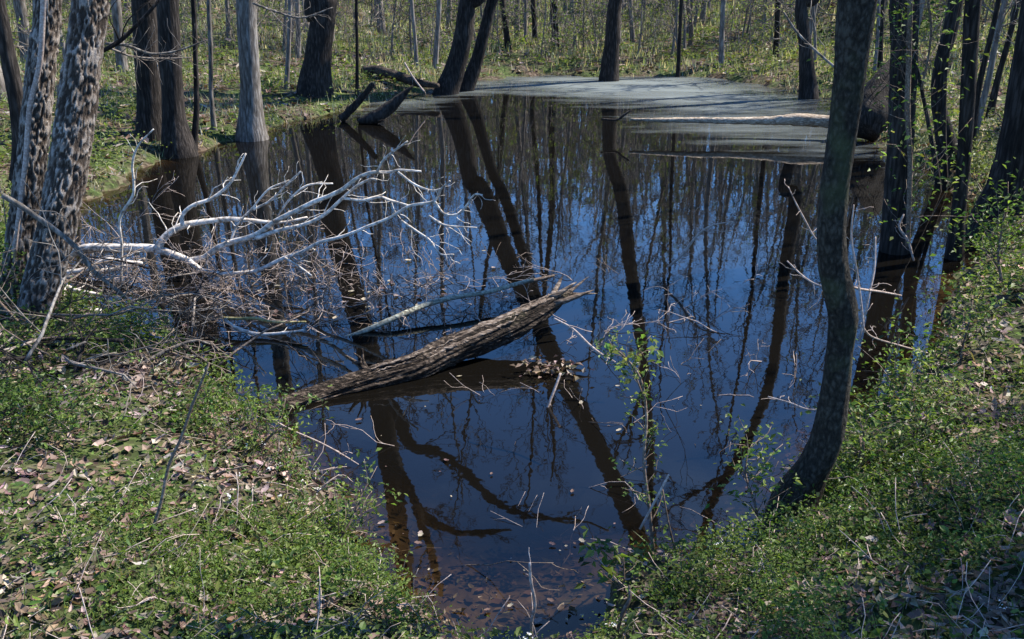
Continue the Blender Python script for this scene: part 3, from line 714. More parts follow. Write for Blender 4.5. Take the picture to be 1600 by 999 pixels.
plant(KINDS, sector(200, 14, 30, 29, 45), 2.4, 'bare grey-brown tree standing near the shore', 'near woodland trees', 0.75, 1.1, 5)
plant(SAPS, [c for c in sector(1500, 20, 52, -33, 33) if c[1] > 24.5 or abs(c[0]) > 6], 0.55, 'thin twiggy sapling with sparse spring leaves', 'understory saplings', 0.7, 1.3, 290)
plant(SAPS, [c for c in sector(600, 8.2, 15, 23, 36) if c[0] > 3.2], 0.45, 'thin twiggy sapling crowding the shore near the vine-wrapped trunk', 'shore saplings', 0.45, 0.8, 16)
plant(SAPS, sector(600, 9.5, 15, -35, -24), 0.7, 'thin twiggy sapling on the bank near the twin trunks', 'shore saplings', 0.45, 0.8, 6)
mb = MB(); q = np.random.default_rng(99)
while mb.n < 60000:                                    # bare low brush, a haze of grey twigs
    a = RAD(q.uniform(-34, 34)); rr_ = math.exp(q.uniform(math.log(23), math.log(60))); x, y = rr_ * math.sin(a), rr_ * math.cos(a)
    if sdist([x], [y])[0] < 1.2 or vnoise(x * 0.25, y * 0.25, 5) < 0.35: continue
    z = H(x, y)
    for k in range(5):
        P = walk(q, (x + q.normal(0, .15), y + q.normal(0, .15), z - 0.03), (q.normal(0, .25), q.normal(0, .25), 1), q.uniform(0.5, 2.6), 4, 0.13, 0.03); rad = 0.00028 * rr_
        mb.tube(P, np.linspace(rad, rad * 0.5, 5), 3)
        for h_ in range(2): mb.tube(walk(q, P[2 + h_], (q.normal(), q.normal(), 0.9), q.uniform(0.3, 0.9), 3, 0.2, 0), np.linspace(rad * 0.7, rad * 0.35, 4), 3)
o = mb.build('undergrowth', M['forest_bark']); tag(o, 'haze of bare grey twiggy brush over the floor of the far woods', 'undergrowth', kind='stuff')
# the wood beyond: a mass of stems nobody could tell apart
mb = MB(); q = np.random.default_rng(88)
for k in range(15000):
    a = RAD(q.uniform(-42, 42)); rr_ = q.uniform(95, 150); x, y = rr_ * math.sin(a), rr_ * math.cos(a); hgt = q.uniform(9, 27)
    if k % 4:                                          # twigs high and low
        p = np.array([x, y, 1.5 + q.uniform(0, 25) * q.uniform(0.45, 1)]); mb.tube(walk(q, p, (q.normal(), q.normal(), 0.8), q.uniform(2, 6), 3, 0.25, 0), (0.075, 0.065, 0.05, 0.03), 3)
    else:
        mb.tube(walk(q, (x, y, 0.5), (q.normal(0, .06), q.normal(0, .06), 1), hgt, 4, 0.05, 0.03), np.linspace(0.06 + 0.008 * hgt, 0.03, 5), 4)
o = mb.build('distant_wood', M['forest_bark']); tag(o, 'grey-brown mass of bare stems of the distant wood', 'distant wood', kind='stuff')
# trees right of the frame whose bare crowns shade the right bank
for k, (x, y) in enumerate([(7.5, 2.0), (6.2, -0.6), (12.5, 4.0), (8.6, 4.3), (10.2, 6.4), (11.2, 5.0), (6.9, 3.3), (6.6, 5.2), (8.4, 6.6), (5.6, 2.4)]):
    copy_thing(KINDS[[3, 4, 2, 3, 0, 4, 4, 3, 4, 4][k]], (x, y, H(x, y)), k * 1.3, 0.8, 'bare tree on the right bank outside the picture, shading the near shore', 'shading trees of the right bank')

for k, (x, y) in enumerate([(4.3, 3.5), (5.0, 4.2), (4.1, 2.5), (5.6, 3.4), (4.9, 1.6), (6.2, 4.4)]):  # unseen leafy trees, added to put the near right bank in shade
    lab, grp = 'unseen leafy tree added outside the picture to shade the right bank', 'added leafy shade trees of the right bank'
    if k == 0: SHADE_TREE.location = (x, y, H(x, y)); SHADE_TREE['label'] = lab; SHADE_TREE['group'] = grp
    else: copy_thing(SHADE_TREE, (x, y, H(x, y)), k * 1.1, 0.8 + 0.08 * k, lab, grp)

# ------------------------------------------------------------------ fallen wood
def trace(pts, n=5):                                   # (px, py, Y, width_px)
    a = np.array([np.append(at_y(p[0], p[1], p[2]), p[3] * 0.5 * depth_of(at_y(p[0], p[1], p[2])) / FPX) for p in pts])
    c = catmull(a, n); return c[:, :3], np.maximum(c[:, 3], 0.0015)
def twiggy(mb, P, R, seed, n, L, up=0.02, rmin=0.002, depth=1, kids=3):
    rng = np.random.default_rng(seed)
    sprout(mb, rng, P, np.minimum(R * 0.8, 0.012), L / 0.5, depth + 0, n, 0.32, up, rmin, None, 4, (30, 70), (0.25, 0.6), 0.1)
def Ys(pts, y0, y1): return [(x, y, y0 + (y1 - y0) * k / max(len(pts) - 1, 1), w_) for k, (x, y, w_) in enumerate(pts)]

ft = thing('fallen_tree', 'bleached white fallen tree reaching its bare branches over the left water', 'fallen tree', at_y(129, 390, 7.4))
A = Ys([(12, 418, 12), (60, 407, 12), (102, 402, 12), (129, 390, 12), (153, 387, 11), (192, 388, 11), (222, 388, 11), (246, 390, 11), (270, 398, 10), (296, 408, 9)], 7.6, 7.3)
mb = MB(); P, R = trace(A); mb.tube(P, R * 1.25, 10, 0.08, 5); mb.build('trunk', M['bleached'], ft)
LIMBS = [
 ([(246, 389, 9), (258, 370, 8), (285, 353, 7.5), (318, 347, 6.5), (360, 343, 6), (400, 346, 5), (440, 348, 3.5), (480, 340, 2.5)], 7.35, 7.6),
 ([(285, 353, 5), (285, 337, 4.5), (300, 322, 4.2), (330, 311, 4), (348, 298, 3.5), (360, 286, 3), (372, 265, 2.6), (384, 240, 2)], 7.35, 7.5),
 ([(296, 408, 8), (318, 403, 7), (339, 388, 6.5), (360, 379, 6.2), (400, 367, 6), (430, 346, 5.6), (460, 331, 5.2), (490, 316, 5), (520, 304, 4.8), (537, 295, 4.6), (556, 280, 4.2), (580, 270, 4), (610, 269, 3.2), (622, 266, 2.8), (658, 268, 2)], 7.3, 6.9),
 ([(589, 269, 3), (600, 250, 3), (612, 239, 2.8), (637, 221, 2)], 6.95, 6.85),
 ([(400, 373, 5), (436, 360, 4.6), (472, 352, 4.2), (505, 337, 4), (532, 313, 3.5), (556, 292, 3), (580, 280, 2.6), (589, 281, 2)], 7.15, 7.1),
 ([(535, 310, 3), (568, 313, 3), (595, 308, 2.8), (610, 313, 2.6), (640, 322, 2.2)], 7.1, 7.0),
 ([(296, 409, 7), (315, 422, 6), (339, 428, 5.5), (378, 427, 5), (400, 424, 4.8), (445, 403, 4.4), (472, 394, 4.2), (499, 379, 4), (535, 370, 3.8), (580, 352, 3.5), (610, 340, 3.4), (640, 322, 3.2), (679, 314, 3), (690, 295, 2.6), (703, 283, 2)], 7.2, 6.7),
 ([(679, 314, 2.6), (694, 334, 2.4), (715, 335, 2.4), (730, 320, 2.2), (742, 304, 2), (754, 305, 1.6)], 6.75, 6.6),
 ([(670, 337, 2.2), (688, 349, 2.2), (700, 353, 2), (745, 356, 1.6)], 6.8, 6.7),
 ([(627, 345, 2.6), (655, 364, 2.4), (672, 376, 2.2), (688, 397, 2), (709, 398, 1.6)], 6.8, 6.6),
 ([(622, 269, 2.6), (649, 289, 2.4), (676, 298, 2.2), (690, 295, 2)], 6.9, 6.75),
 ([(445, 403, 3), (463, 414, 2.6), (487, 431, 2)], 7.0, 6.9),
 ([(395, 328, 3), (424, 313, 2.6), (445, 292, 2.4), (470, 268, 2)], 7.4, 7.4),
 ([(360, 379, 3), (372, 350, 2.8), (395, 325, 2.4), (420, 296, 2.2), (452, 282, 1.8)], 7.3, 7.5),
 ([(430, 346, 2.6), (450, 315, 2.4), (480, 290, 2.2), (520, 287, 1.8)], 7.2, 7.3)]
for k, (pp, ya, yb) in enumerate(LIMBS):
    mb = MB(); P, R = trace(Ys(pp, ya, yb)); R = R * 1.45; mb.tube(P, R, 8, 0.10, k); twiggy(mb, P, R, 300 + k, 4 + len(pp) // 2, 0.26, 0.0, 0.002)
    mb.build('limb', M['bleached'], ft)

def stick(name, label, pts, ya, yb, m, twigs=0, L=0.3, cat='branch', sides=7, rough=0.06, group=None, depth=1):
    P, R = trace(Ys(pts, ya, yb)); t = thing(name, label, cat, P[0], group)
    mb = MB(); mb.tube(P, R, sides, rough, nseed())
    if twigs: twiggy(mb, P, R, nseed(), twigs, L, 0.02, 0.0018, depth)
    mb.build('stem', M[m], t)
    return t, P
stick('fallen_branch', 'short bleached branch under the fallen tree, hooked at its left end', [(99, 427, 9), (138, 421, 9), (168, 407, 9), (190, 409, 8), (222, 412, 6)], 7.0, 7.0, 'bleached', 4, 0.25)
stick('fallen_branch', 'pale curved branch lowest under the fallen tree by the leaning flaky trunk', [(92, 432, 7), (98, 441, 7), (111, 451, 7), (129, 456, 7), (159, 461, 5)], 6.7, 6.6, 'bleached', 3, 0.2)
stick('fallen_branch', 'knobbly pale branch lying right behind the leaning flaky trunk', [(100, 435, 8), (125, 428, 8), (160, 424, 8), (205, 414, 6), (226, 404, 4)], 7.2, 7.3, 'bleached', 4, 0.25)
stick('cut_log', 'short pale log end lying beside the foot of the leaning flaky trunk', [(74, 486, 13), (100, 486, 13), (130, 487, 13), (157, 488, 12)], 6.25, 6.25, 'bleached', cat='log', sides=12)
stick('fallen_branch', 'grey bent branch slanting down across the leaning flaky trunk', [(4, 305, 9), (33, 322, 9), (60, 341, 9), (90, 362, 8), (120, 388, 7.5), (144, 421, 7), (168, 442, 6), (204, 472, 5), (225, 512, 3)], 5.6, 5.7, 'grey_bark', 7, 0.3)
stick('dead_sprig', 'upright pale wavy twig standing above the fallen tree trunk', [(189, 445, 4), (190, 382, 4), (187, 342, 4.5), (208, 305, 4.5), (209, 285, 4), (207, 256, 4), (216, 228, 3), (240, 202, 2)], 6.9, 6.9, 'bleached', 6, 0.22)
stick('dead_sprig', 'thin pale stem climbing in front of the upright flaky tree', [(22, 400, 7), (30, 330, 7), (40, 250, 8), (47, 165, 9), (62, 100, 9), (68, 0, 9), (72, -60, 8)], 5.9, 5.9, 'pink_stem', 0, sides=8)
stick('brush_branch', 'dark forked brush branch arching at the far left edge', [(4, 640, 8), (33, 614, 7), (48, 593, 7), (75, 581, 7), (99, 593, 7), (104, 607, 6)], 4.6, 4.6, 'dark_bark', 5, 0.3)
stick('brush_branch', 'dark low brush branch at the left edge under the arching one', [(4, 641, 9), (45, 637, 8), (72, 620, 8), (102, 606, 7)], 4.55, 4.6, 'dark_bark', 5, 0.3)
stick('brush_branch', 'dark brush branch reaching steeply up from the brush heap', [(102, 606, 7), (120, 569, 7), (132, 536, 6), (150, 512, 4)], 4.6, 4.9, 'dark_bark', 7, 0.3)
stick('brush_branch', 'long grey brush branch rising rightward over the left bank edge', [(102, 606, 8), (141, 607, 7), (180, 602, 7), (210, 578, 7), (240, 559, 7), (270, 544, 6), (306, 532, 4), (328, 538, 3)], 4.65, 5.0, 'grey_bark', 9, 0.32)
stick('brush_branch', 'thick lichen-spotted branch lying below the long brush branch', [(148, 636, 12), (180, 638, 12), (210, 620, 10), (240, 608, 8), (263, 586, 5)], 4.6, 4.75, 'lichen', 5, 0.25)
stick('fallen_branch', 'long dark stick lying on the left bank, sloping down from the edge', [(4, 678, 10), (54, 679, 9), (114, 692, 8), (144, 713, 6), (180, 740, 5), (234, 779, 3)], 4.0, 3.6, 'grey_bark', 4, 0.25)
stick('fallen_twig', 'slim dark bare sapling stem leaning over the left bank', [(208, 965, 6), (222, 895, 6), (234, 844, 6), (252, 784, 5.5), (264, 728, 5.5), (285, 680, 5), (300, 635, 5), (327, 567, 4)], 2.95, 3.1, 'brown_stem', 0, cat='stem')
stick('fallen_branch', 'thin pale stick lying across the brush heap at left', [(99, 602, 4), (126, 632, 4), (156, 653, 3.5), (175, 682, 3)], 4.4, 4.2, 'bleached')
stick('fallen_twig', 'arched tan stem lying over the leaves at bottom left', [(20, 912, 3), (45, 907, 3.5), (90, 906, 4), (144, 905, 4), (186, 916, 4.2), (228, 934, 4.2), (264, 957, 4.5), (300, 982, 4.5), (324, 988, 4.5), (354, 982, 4.5), (400, 975, 3)], 3.0, 2.85, 'pink_stem', 3, 0.15, cat='stem')
stick('fallen_branch', 'stick lying along the leaf litter below the slim stem', [(200, 770, 3), (255, 765, 4), (300, 755, 5), (345, 738, 4), (385, 728, 3)], 3.55, 3.6, 'brown_stem', 3, 0.2)
stick('fallen_branch', 'short pale twig stub on the left bank by the litter', [(208, 708, 3.5), (235, 692, 3.5), (262, 676, 3)], 3.8, 3.85, 'pink_stem')
stick('fallen_twig', 'short crooked dark stick poking up at the bottom left', [(108, 900, 3), (122, 938, 5), (140, 958, 5)], 2.9, 2.8, 'grey_bark', cat='stem')

rngb = np.random.default_rng(404)
for k in range(64):
    x, y = rngb.uniform(20, 330), rngb.uniform(430, 640)
    if x > 200 and y > 600: continue
    p = ground(x, y) + np.array([0, 0, rngb.uniform(0.02, 0.22)]); a = rngb.uniform(0, 6.28)
    where = 'behind the leaning flaky trunk' if y < 490 else 'at the water edge of the left bank' if y < 560 else 'over the left bank greenery'
    t = thing('brush_branch', 'bare twiggy brush branch tangled ' + where, 'branch', p, 'brush ' + where)
    mb = MB(); limb(mb, rngb, p, (math.cos(a), math.sin(a), rngb.uniform(-0.1, 0.5)), rngb.uniform(0.45, 1.1), rngb.uniform(0.005, 0.011), 2, 4, 0.22, 0.0, 0.0022, None, 6)
    mb.build('stem', M[['grey_bark', 'dark_bark', 'twig_bark', 'dark_bark', 'brown_stem'][int(rngb.integers(0, 5))]], t)
for lab, pp, Y, m_, tw in (('pale wispy twig spray crossing in front of the twin dark trunks', [(165, 68, 5), (200, 72, 4.5), (235, 84, 4), (275, 80, 3), (325, 62, 2)], 7.0, 'grey_bark', 13),
      ('second wispy twig spray just under the one before the twin trunks', [(168, 74, 4), (205, 88, 3.5), (250, 92, 3), (300, 90, 2)], 7.1, 'twig_bark', 12),
      ('dark forked branch slanting up from the leaning flaky trunk to the twin trunks', [(150, 85, 8), (185, 66, 7), (215, 38, 6), (245, 5, 5), (262, -20, 4)], 6.6, 'dark_bark', 5),
      ('pale wispy twig spray at the top edge left of the stout trunk', [(395, 5, 4), (430, 18, 3.5), (470, 28, 3), (520, 12, 2)], 9.5, 'grey_bark', 12),
      ('pale bare branch reaching over the slope left of the bent tree', [(1310, 110, 4), (1275, 80, 4), (1245, 50, 3.5), (1225, 20, 3)], 5.5, 'grey_bark', 6)):
    stick('overhanging_branch', lab, pp, Y, Y + 0.2, m_, tw, 0.34)
# rotten log
lg = thing('rotten_log', 'rotten brown log slanting out of the near bank into the pond', 'log', at_z(500, 620, 0))
LP = [(405, 648, 4.72, 26), (440, 638, 4.80, 30), (500, 618, 4.95, 34), (560, 600, 5.08, 40), (605, 588, 5.18, 46), (650, 575, 5.28, 48), (700, 551, 5.42, 47), (750, 530, 5.55, 46), (800, 508, 5.68, 42), (845, 484, 5.82, 32), (880, 464, 5.95, 17), (893, 457, 6.0, 8)]
P, R = trace(LP, 10); mb = MB(); fp = np.linspace(0, len(P) - 1, 420); P = np.stack([np.interp(fp, np.arange(len(P)), P[:, c]) for c in range(3)], -1); R = np.interp(fp, np.arange(len(R)), R)
mb.tube(P, R * 0.93, 96, 0.12, 41, 0, 0, 0.32); mb.build('trunk', M['rotten'], lg)
rl = np.random.default_rng(808)
mb = MB()
for k in range(15):                                    # split strips of pale old wood along its back
    i0 = int(rl.uniform(110, 300)); i1 = min(i0 + int(rl.uniform(40, 130)), 408); ii = np.linspace(i0, i1, 24).astype(int); al = RAD(rl.uniform(35, 125))
    q = P[ii] + R[ii][:, None] * 0.93 * np.array([0.25 * math.cos(al), -math.cos(al), math.sin(al)]); q = q + rl.normal(0, 0.003, q.shape); q[-1] += (0, 0, 0.015 * rl.uniform(-1, 2))
    mb.tube(q, R[i0] * rl.uniform(0.06, 0.15) * np.sin(np.linspace(0.25, 2.9, 24)), 7, 0.5, k)
for k in range(7):                                    # splintered end
    i0 = int(rl.uniform(345, 400)); q = P[i0] + rl.normal(0, 0.35, 3) * R[i0]; e = q + norm(P[-1] - P[-40] + rl.normal(0, 0.04, 3)) * rl.uniform(0.12, 0.34) + (0, 0, rl.uniform(-0.02, 0.03))
    mb.tube(np.linspace(q, e, 5), R[i0] * np.array([0.35, 0.34, 0.28, 0.2, 0.05]), 6, 0.3, k)
mb.build('weathered_ridge', M['log_top'], lg)
P, R = P[::4], R[::4]
mb = MB()
for pp in ([(588, 592, 5.15, 12), (575, 580, 5.15, 10), (564, 572, 5.15, 8), (562, 560, 5.15, 5), (553, 552, 5.1, 2)], [(566, 572, 5.15, 6), (550, 562, 5.15, 5), (540, 556, 5.12, 3)],
           [(575, 578, 5.15, 7), (568, 565, 5.18, 5), (566, 545, 5.2, 2.5)]):
    P, R = trace(pp); mb.tube(P, R, 7, 0.15, 3)
mb.build('branch_stub', M['rotten'], lg)

stick('lichen_branch', 'long lichen-covered pale branch floating behind the rotten log', [(437, 580, 5), (460, 572, 6), (478, 557, 6), (520, 536, 7), (568, 518, 8), (610, 500, 9), (640, 487, 9.5), (670, 475, 9), (715, 464, 8), (760, 457, 7.5), (800, 446, 7), (833, 437, 6)], 5.55, 6.75, 'lichen', 3, 0.3)
stick('fallen_branch', 'orange-brown broken branch end pointing past the lichen-covered branch', [(826, 440, 6), (845, 436, 6), (866, 431, 4)], 6.76, 6.85, 'brown_stem', 2, 0.3)
stick('floating_stick', 'yellowish thin stick floating on the water right of the brush', [(348, 497, 4.5), (372, 498, 5), (400, 498, 5), (418, 502, 4.5), (450, 504, 4), (478, 503, 3)], 6.05, 5.95, 'yellow_wood')
stick('floating_stick', 'white forked stick floating just below the yellowish one', [(351, 499, 5), (366, 511, 6), (400, 522, 6), (440, 521, 5), (475, 516, 3)], 5.95, 5.85, 'bleached', 2, 0.2)

# far snags and logs
for lab, pp, Y in (('dark pointed slab of broken trunk jutting from the far-left water', [(560, 190, 8), (585, 184, 22), (605, 172, 20), (625, 153, 12), (645, 134, 3)], 15.9),
                   ('thin dark broken snag leaning beside the pointed slab in the water', [(533, 187, 12), (552, 168, 12), (568, 150, 10), (583, 131, 8)], 16.2)):
    P, R = trace([(x, y, Y, w_) for x, y, w_ in pp]); t = thing('broken_snag', lab, 'snag', P[0])
    mb = MB(); mb.tube(P, R, 12, 0.15, nseed()); twiggy(mb, P, R, nseed(), 4, 0.5, 0.05, 0.006); mb.build('trunk', M['dark_bark'], t)
stick('fallen_log', 'dark crumbling log lying on the far left bank', [(570, 110, 14), (595, 112, 16), (625, 120, 15), (650, 129, 13), (684, 134, 8)], 21.5, 19.2, 'rotten', 4, 0.8, cat='log', sides=12, rough=0.2)
stick('fallen_branch', 'thin pale branch leaning over the crumbling far-left log', [(632, 98, 2.5), (645, 120, 2.5), (662, 143, 3)], 18.5, 18.3, 'pink_stem', 3, 0.5)
t = thing('uprooted_log', 'long pale log lying in the far-right water, its shaggy end against a root plate', 'log', at_z(1150, 190))
P, R = trace([(985, 187, 14.6, 4), (1040, 188, 14.5, 7), (1085, 188, 14.45, 9), (1140, 189, 14.4, 10), (1200, 189, 14.35, 13), (1240, 187, 14.3, 18), (1300, 190, 14.2, 18), (1345, 188, 14.1, 20)], 8)
mb = MB(); mb.tube(P, R, 14, 0.22, 61); mb.build('trunk', M['tan_wood'], t)
mb = MB(); P, R = trace([(1345, 205, 14.0, 60), (1358, 180, 14.1, 66), (1372, 150, 14.2, 54), (1388, 118, 14.3, 36), (1400, 92, 14.4, 14)], 8)
mb.tube(P, R, 20, 0.28, 63); twiggy(mb, P, np.minimum(R, 0.05), 64, 12, 0.8, -0.05, 0.006); mb.build('root_plate', M['dark_bark'], t)
stick('water_snag', 'small dark forked snag sticking up left of the far pale log', [(940, 186, 3), (965, 187, 4), (975, 180, 4), (987, 172, 2)], 14.6, 14.6, 'dark_bark', cat='snag')

# ------------------------------------------------------------------ twigs breaking the surface
TW = [(560, 430), (620, 455), (505, 452), (440, 445), (480, 500), (410, 470), (360, 470), (330, 440), (540, 470), (660, 430), (700, 440), (300, 480), (260, 460), (230, 430), (380, 520), (450, 480),
      (580, 405), (880, 425), (900, 440), (840, 395), (730, 650), (640, 700), (850, 640), (905, 760), (960, 650), (1050, 620), (1090, 640), (1150, 450), (1170, 430), (830, 815), (760, 840), (560, 700),
      (500, 690), (1130, 700), (1180, 680), (700, 880), (860, 830), (930, 840), (1080, 760), (1120, 740), (1060, 560), (1140, 600), (980, 470), (1010, 430), (590, 770), (1200, 620), (900, 830), (280, 420), (420, 405), (210, 470),
      (640, 665), (980, 690), (1030, 700), (1090, 690), (1140, 655), (1200, 560), (1060, 480), (1130, 520), (1000, 600), (780, 690), (700, 690), (540, 740), (620, 840), (690, 850), (780, 880), (880, 875), (960, 560), (930, 480)]
rng = np.random.default_rng(21)
TW = [q for k, q in enumerate(TW) if q[1] < 560 or k % 2] + [(rng.normal(430, 130), rng.normal(455, 42)) for k in range(95)] + [(rng.uniform(60, 420), rng.normal(440, 35)) for k in range(60)] + [(rng.normal(960, 130), rng.normal(600, 90)) for k in range(22)] + [(rng.normal(600, 80), rng.normal(450, 32)) for k in range(45)]
TW = [q for q in TW if sdist(*[[c] for c in at_z(*q)[:2]])[0] < -0.05]
for k, (x, y) in enumerate(TW):
    p = at_z(x, y, 0.0)
    where = ('among the brown brush left of the log' if x < 420 and y < 560 else 'in the littered water behind the log' if y < 540 and x < 760 else 'beyond the tip of the log' if y < 500 else
             'in the blue reflection right of the log' if y < 720 and x > 800 else 'in front of the log' if y < 720 else 'close to the near shore')
    t = thing('water_twig', f'thin bare twig poking out of the pond {where}', 'twig', p, 'twigs ' + where)
    near = y > 560
    a = rng.uniform(0, 6.28); mb = MB(); Lt = rng.uniform(0.25, 0.6) * (0.6 + 0.09 * p[1])
    d0 = np.array([math.cos(a), math.sin(a) * 0.6, rng.uniform(-0.03, 0.16)])
    limb(mb, rng, p - np.array([0, 0, 0.02]), d0, Lt, 0.0026 if near else 0.0042, 1 if near else 2, 3, 0.28 if near else 0.22, -0.02, 0.0013 if near else 0.0018, None, 5)
    mb.build('stem', M['pink_stem' if rng.uniform() < 0.65 else 'brown_stem'], t)
stick('water_twig', 'forked pale branch standing out of the blue water left of the vine tree', [(1046, 416, 4), (1067, 397, 4.5), (1088, 370, 4), (1109, 354, 3), (1146, 346, 1.6)], 7.2, 7.2, 'pink_stem', 4, 0.3, cat='twig')
stick('water_twig', 'hooked dead twig hanging from the floating leaf clump right of the log', [(876, 583, 4), (866, 610, 4.5), (855, 640, 4.5), (852, 664, 3)], 4.9, 4.75, 'pink_stem', 3, 0.1, cat='twig')
stick('fallen_twig', 'slender tan stem arching from the log tip toward the leafy sapling', [(866, 498, 3), (895, 514, 3.5), (920, 538, 4), (940, 554, 4), (961, 566, 3)], 4.6, 4.3, 'pink_stem', 3, 0.15, cat='stem')
stick('fallen_twig', 'pale dry reed stem leaning in front of the leafy sapling, near shore', [(1000, 827, 4), (1025, 780, 4), (1045, 742, 3.5)], 3.2, 3.2, 'pink_stem', cat='stem')
stick('fallen_twig', 'dark dry stem crossing behind the leafy sapling near shore', [(1057, 868, 3.5), (1045, 820, 3.5), (1035, 765, 3)], 3.2, 3.25, 'brown_stem', cat='stem')
stick('fallen_twig', 'thin grey stem standing out of the water at the bottom shore', [(831, 1000, 5), (831, 970, 5), (836, 945, 5), (829, 905, 5), (828, 880, 4)], 2.72, 2.72, 'pink_stem', 3, 0.12, cat='stem')
stick('fallen_twig', 'tan root-like stem curving down the bank at bottom centre', [(962, 1000, 6), (972, 960, 7), (984, 935, 6), (983, 915, 4)], 2.7, 2.75, 'brown_stem', 0, cat='stem')
for lab, pp, ya, yb in (('thin twiggy branch with a bend in front of the left near shore', [(418, 652, 3), (455, 672, 3.5), (500, 692, 3.5), (530, 708, 3), (560, 726, 2)], 4.4, 4.0),
                        ('thin pale twig rising over the water from the left grassy point', [(495, 770, 3), (515, 752, 3), (530, 742, 2)], 3.55, 3.6),
                        ('dead twig sticking out right of the bent tree', [(1318, 444, 3), (1345, 452, 4), (1375, 456, 3.5), (1408, 462, 2.5)], 4.6, 5.0),
                        ('long leafless twig hanging in front of the dark water right of the bent tree', [(1350, 520, 3), (1345, 470, 3.5), (1338, 420, 3.5), (1330, 370, 3), (1334, 320, 2)], 4.5, 4.6),
                        ('budding twig arching low right of the bent tree', [(1345, 505, 3), (1360, 525, 3), (1405, 540, 3), (1450, 552, 2)], 4.5, 4.9),
                        ('bare twig reaching left from the bent tree over blue water', [(1300, 450, 3), (1276, 445, 3), (1255, 432, 3), (1230, 408, 2)], 4.2, 4.4),
                        ('budding twig pointing up at the left of the bent tree', [(1300, 400, 3), (1272, 370, 3), (1258, 345, 3), (1240, 310, 2), (1232, 292, 1.6)], 4.3, 4.4),
                        ('dead twig curling left from the foot of the bent tree', [(1290, 640, 3), (1262, 640, 3), (1235, 630, 3), (1200, 620, 2)], 4.0, 4.1),
                        ('upright budding twig between bent tree and vine tree', [(1343, 530, 3), (1358, 460, 3.5), (1366, 420, 3.5), (1368, 370, 2)], 4.8, 5.0),
                        ('pale broken twigs heaped against the vine tree foot', [(1428, 408, 3), (1418, 375, 4), (1405, 355, 4), (1412, 335, 3)], 7.2, 7.3)):
    stick('bare_twig', lab, pp, ya, yb, 'pink_stem', 5, 0.14, cat='twig')

# ------------------------------------------------------------------ floating leaves
rng = np.random.default_rng(33)
LM = []
for k in range(5):
    mb = MB(); u = np.linspace(-0.5, 0.5, 6); vv = np.linspace(-0.5, 0.5, 4); U, W = np.meshgrid(u, vv)
    wid = np.sqrt(np.clip(1 - (2 * U) ** 2, 0.02, 1)) * (0.55 + 0.1 * rng.uniform()) * (1 + 0.25 * np.sin(U * 19 + k))
    z = 0.14 * np.abs(W) * (1 + rng.uniform()) + 0.25 * U * U * rng.uniform(0.2, 1) + rng.normal(0, 0.015, U.shape)
    i = np.arange(3)[:, None] * 6; j = np.arange(5)[None, :]
    mb.add(np.stack([U, W * wid, z], -1).reshape(-1, 3), np.stack([i + j, i + j + 1, i + 7 + j, i + 6 + j], -1).reshape(-1, 4))
    LM.append(mb.mesh('floating_leaf', M['dry_leaf'], (0, 0, 0), True, tint(np.random.default_rng(50 + k), 1, DRY, 0.1).repeat(24, 0)))
n = 0
while n < 172:
    if n < 130: x, y = rng.normal(470, 150), rng.normal(455, 48)
    elif n < 154: x, y = rng.uniform(560, 1180), rng.uniform(560, 900)
    else: x, y = rng.uniform(560, 920), rng.uniform(830, 980)
    p = at_z(x, y, 0.008)
    if sdist([p[0]], [p[1]])[0] > -0.08: continue
    where = 'among the brush and branches' if n < 130 else 'on the blue reflection' if n < 154 else 'in the shallows of the near shore'
    o = bpy.data.objects.new('floating_leaf', LM[int(rng.integers(0, 5))]); COL.objects.link(o)
    s = (0.01 + 0.045 * rng.uniform() ** 2) * (1.2 if n < 130 else 0.7); o.location = p; o.scale = (s, s, s); o.rotation_euler = (rng.normal(0, 0.12), rng.normal(0, 0.12), rng.uniform(0, 6.28))
    tag(o, 'small brown fallen leaf floating ' + where, 'leaf', 'floating leaves ' + where); n += 1
# clump of leaves right of the log
t = thing('leaf_clump', 'brown clump of dead leaves caught on twigs beside the log tip', 'leaf clump', at_z(855, 575, 0.03))
c = at_z(855, 573, 0.05); P = c + rng.normal(0, 1, (90, 3)) * np.array([0.09, 0.05, 0.02]); mb = MB(); n = leaves(mb, P, rng.uniform(0.03, 0.06, 90), rng, 0.4)
mb.build('leaves', M['dry_leaf'], t, False, np.repeat(tint(rng, n, DRY), 4, 0))

# ------------------------------------------------------------------ leafy plants that are things
def leafy(name, label, cat, pts, ya, yb, seed, nl, spread, size, m='brown_stem', twigs=6, L=0.2, cols=GREENS + FRESH, base=None):
    P, R = trace(Ys(pts, ya, yb)); t = thing(name, label, cat, P[0])
    r = np.random.default_rng(seed); mb = MB(); mb.tube(P, R, 6, 0.04, seed); 
    mb.build('stem', M[m], t)
    tw = MB(); ends = []; sprout(tw, r, P, np.minimum(R * 0.8, 0.006), L / 0.5, 1, twigs, 0.2, 0.03, 0.0014, ends, 4, (30, 75), (0.3, 0.7), 0.05)
    tw.build('twigs', M[m], t)
    e = np.array(ends); q = e[r.integers(0, len(e), nl)] + r.normal(0, spread, (nl, 3))
    lm = MB(); n = leaves(lm, q, r.uniform(size * 0.6, size * 1.3, nl), r, 0.45)
    lm.build('leaves', M['leaf'], t, False, np.repeat(tint(r, n, cols), 4, 0))
    return t
leafy('leafy_sapling', 'vine-draped green sapling rising from the near shore against the blue water', 'sapling', [(1022, 868, 6), (1014, 790, 6), (1006, 720, 5), (1010, 650, 5), (1000, 590, 4), (978, 560, 3), (955, 540, 2)], 3.25, 3.6, 71, 330, 0.016, 0.022, twigs=26, L=0.1)
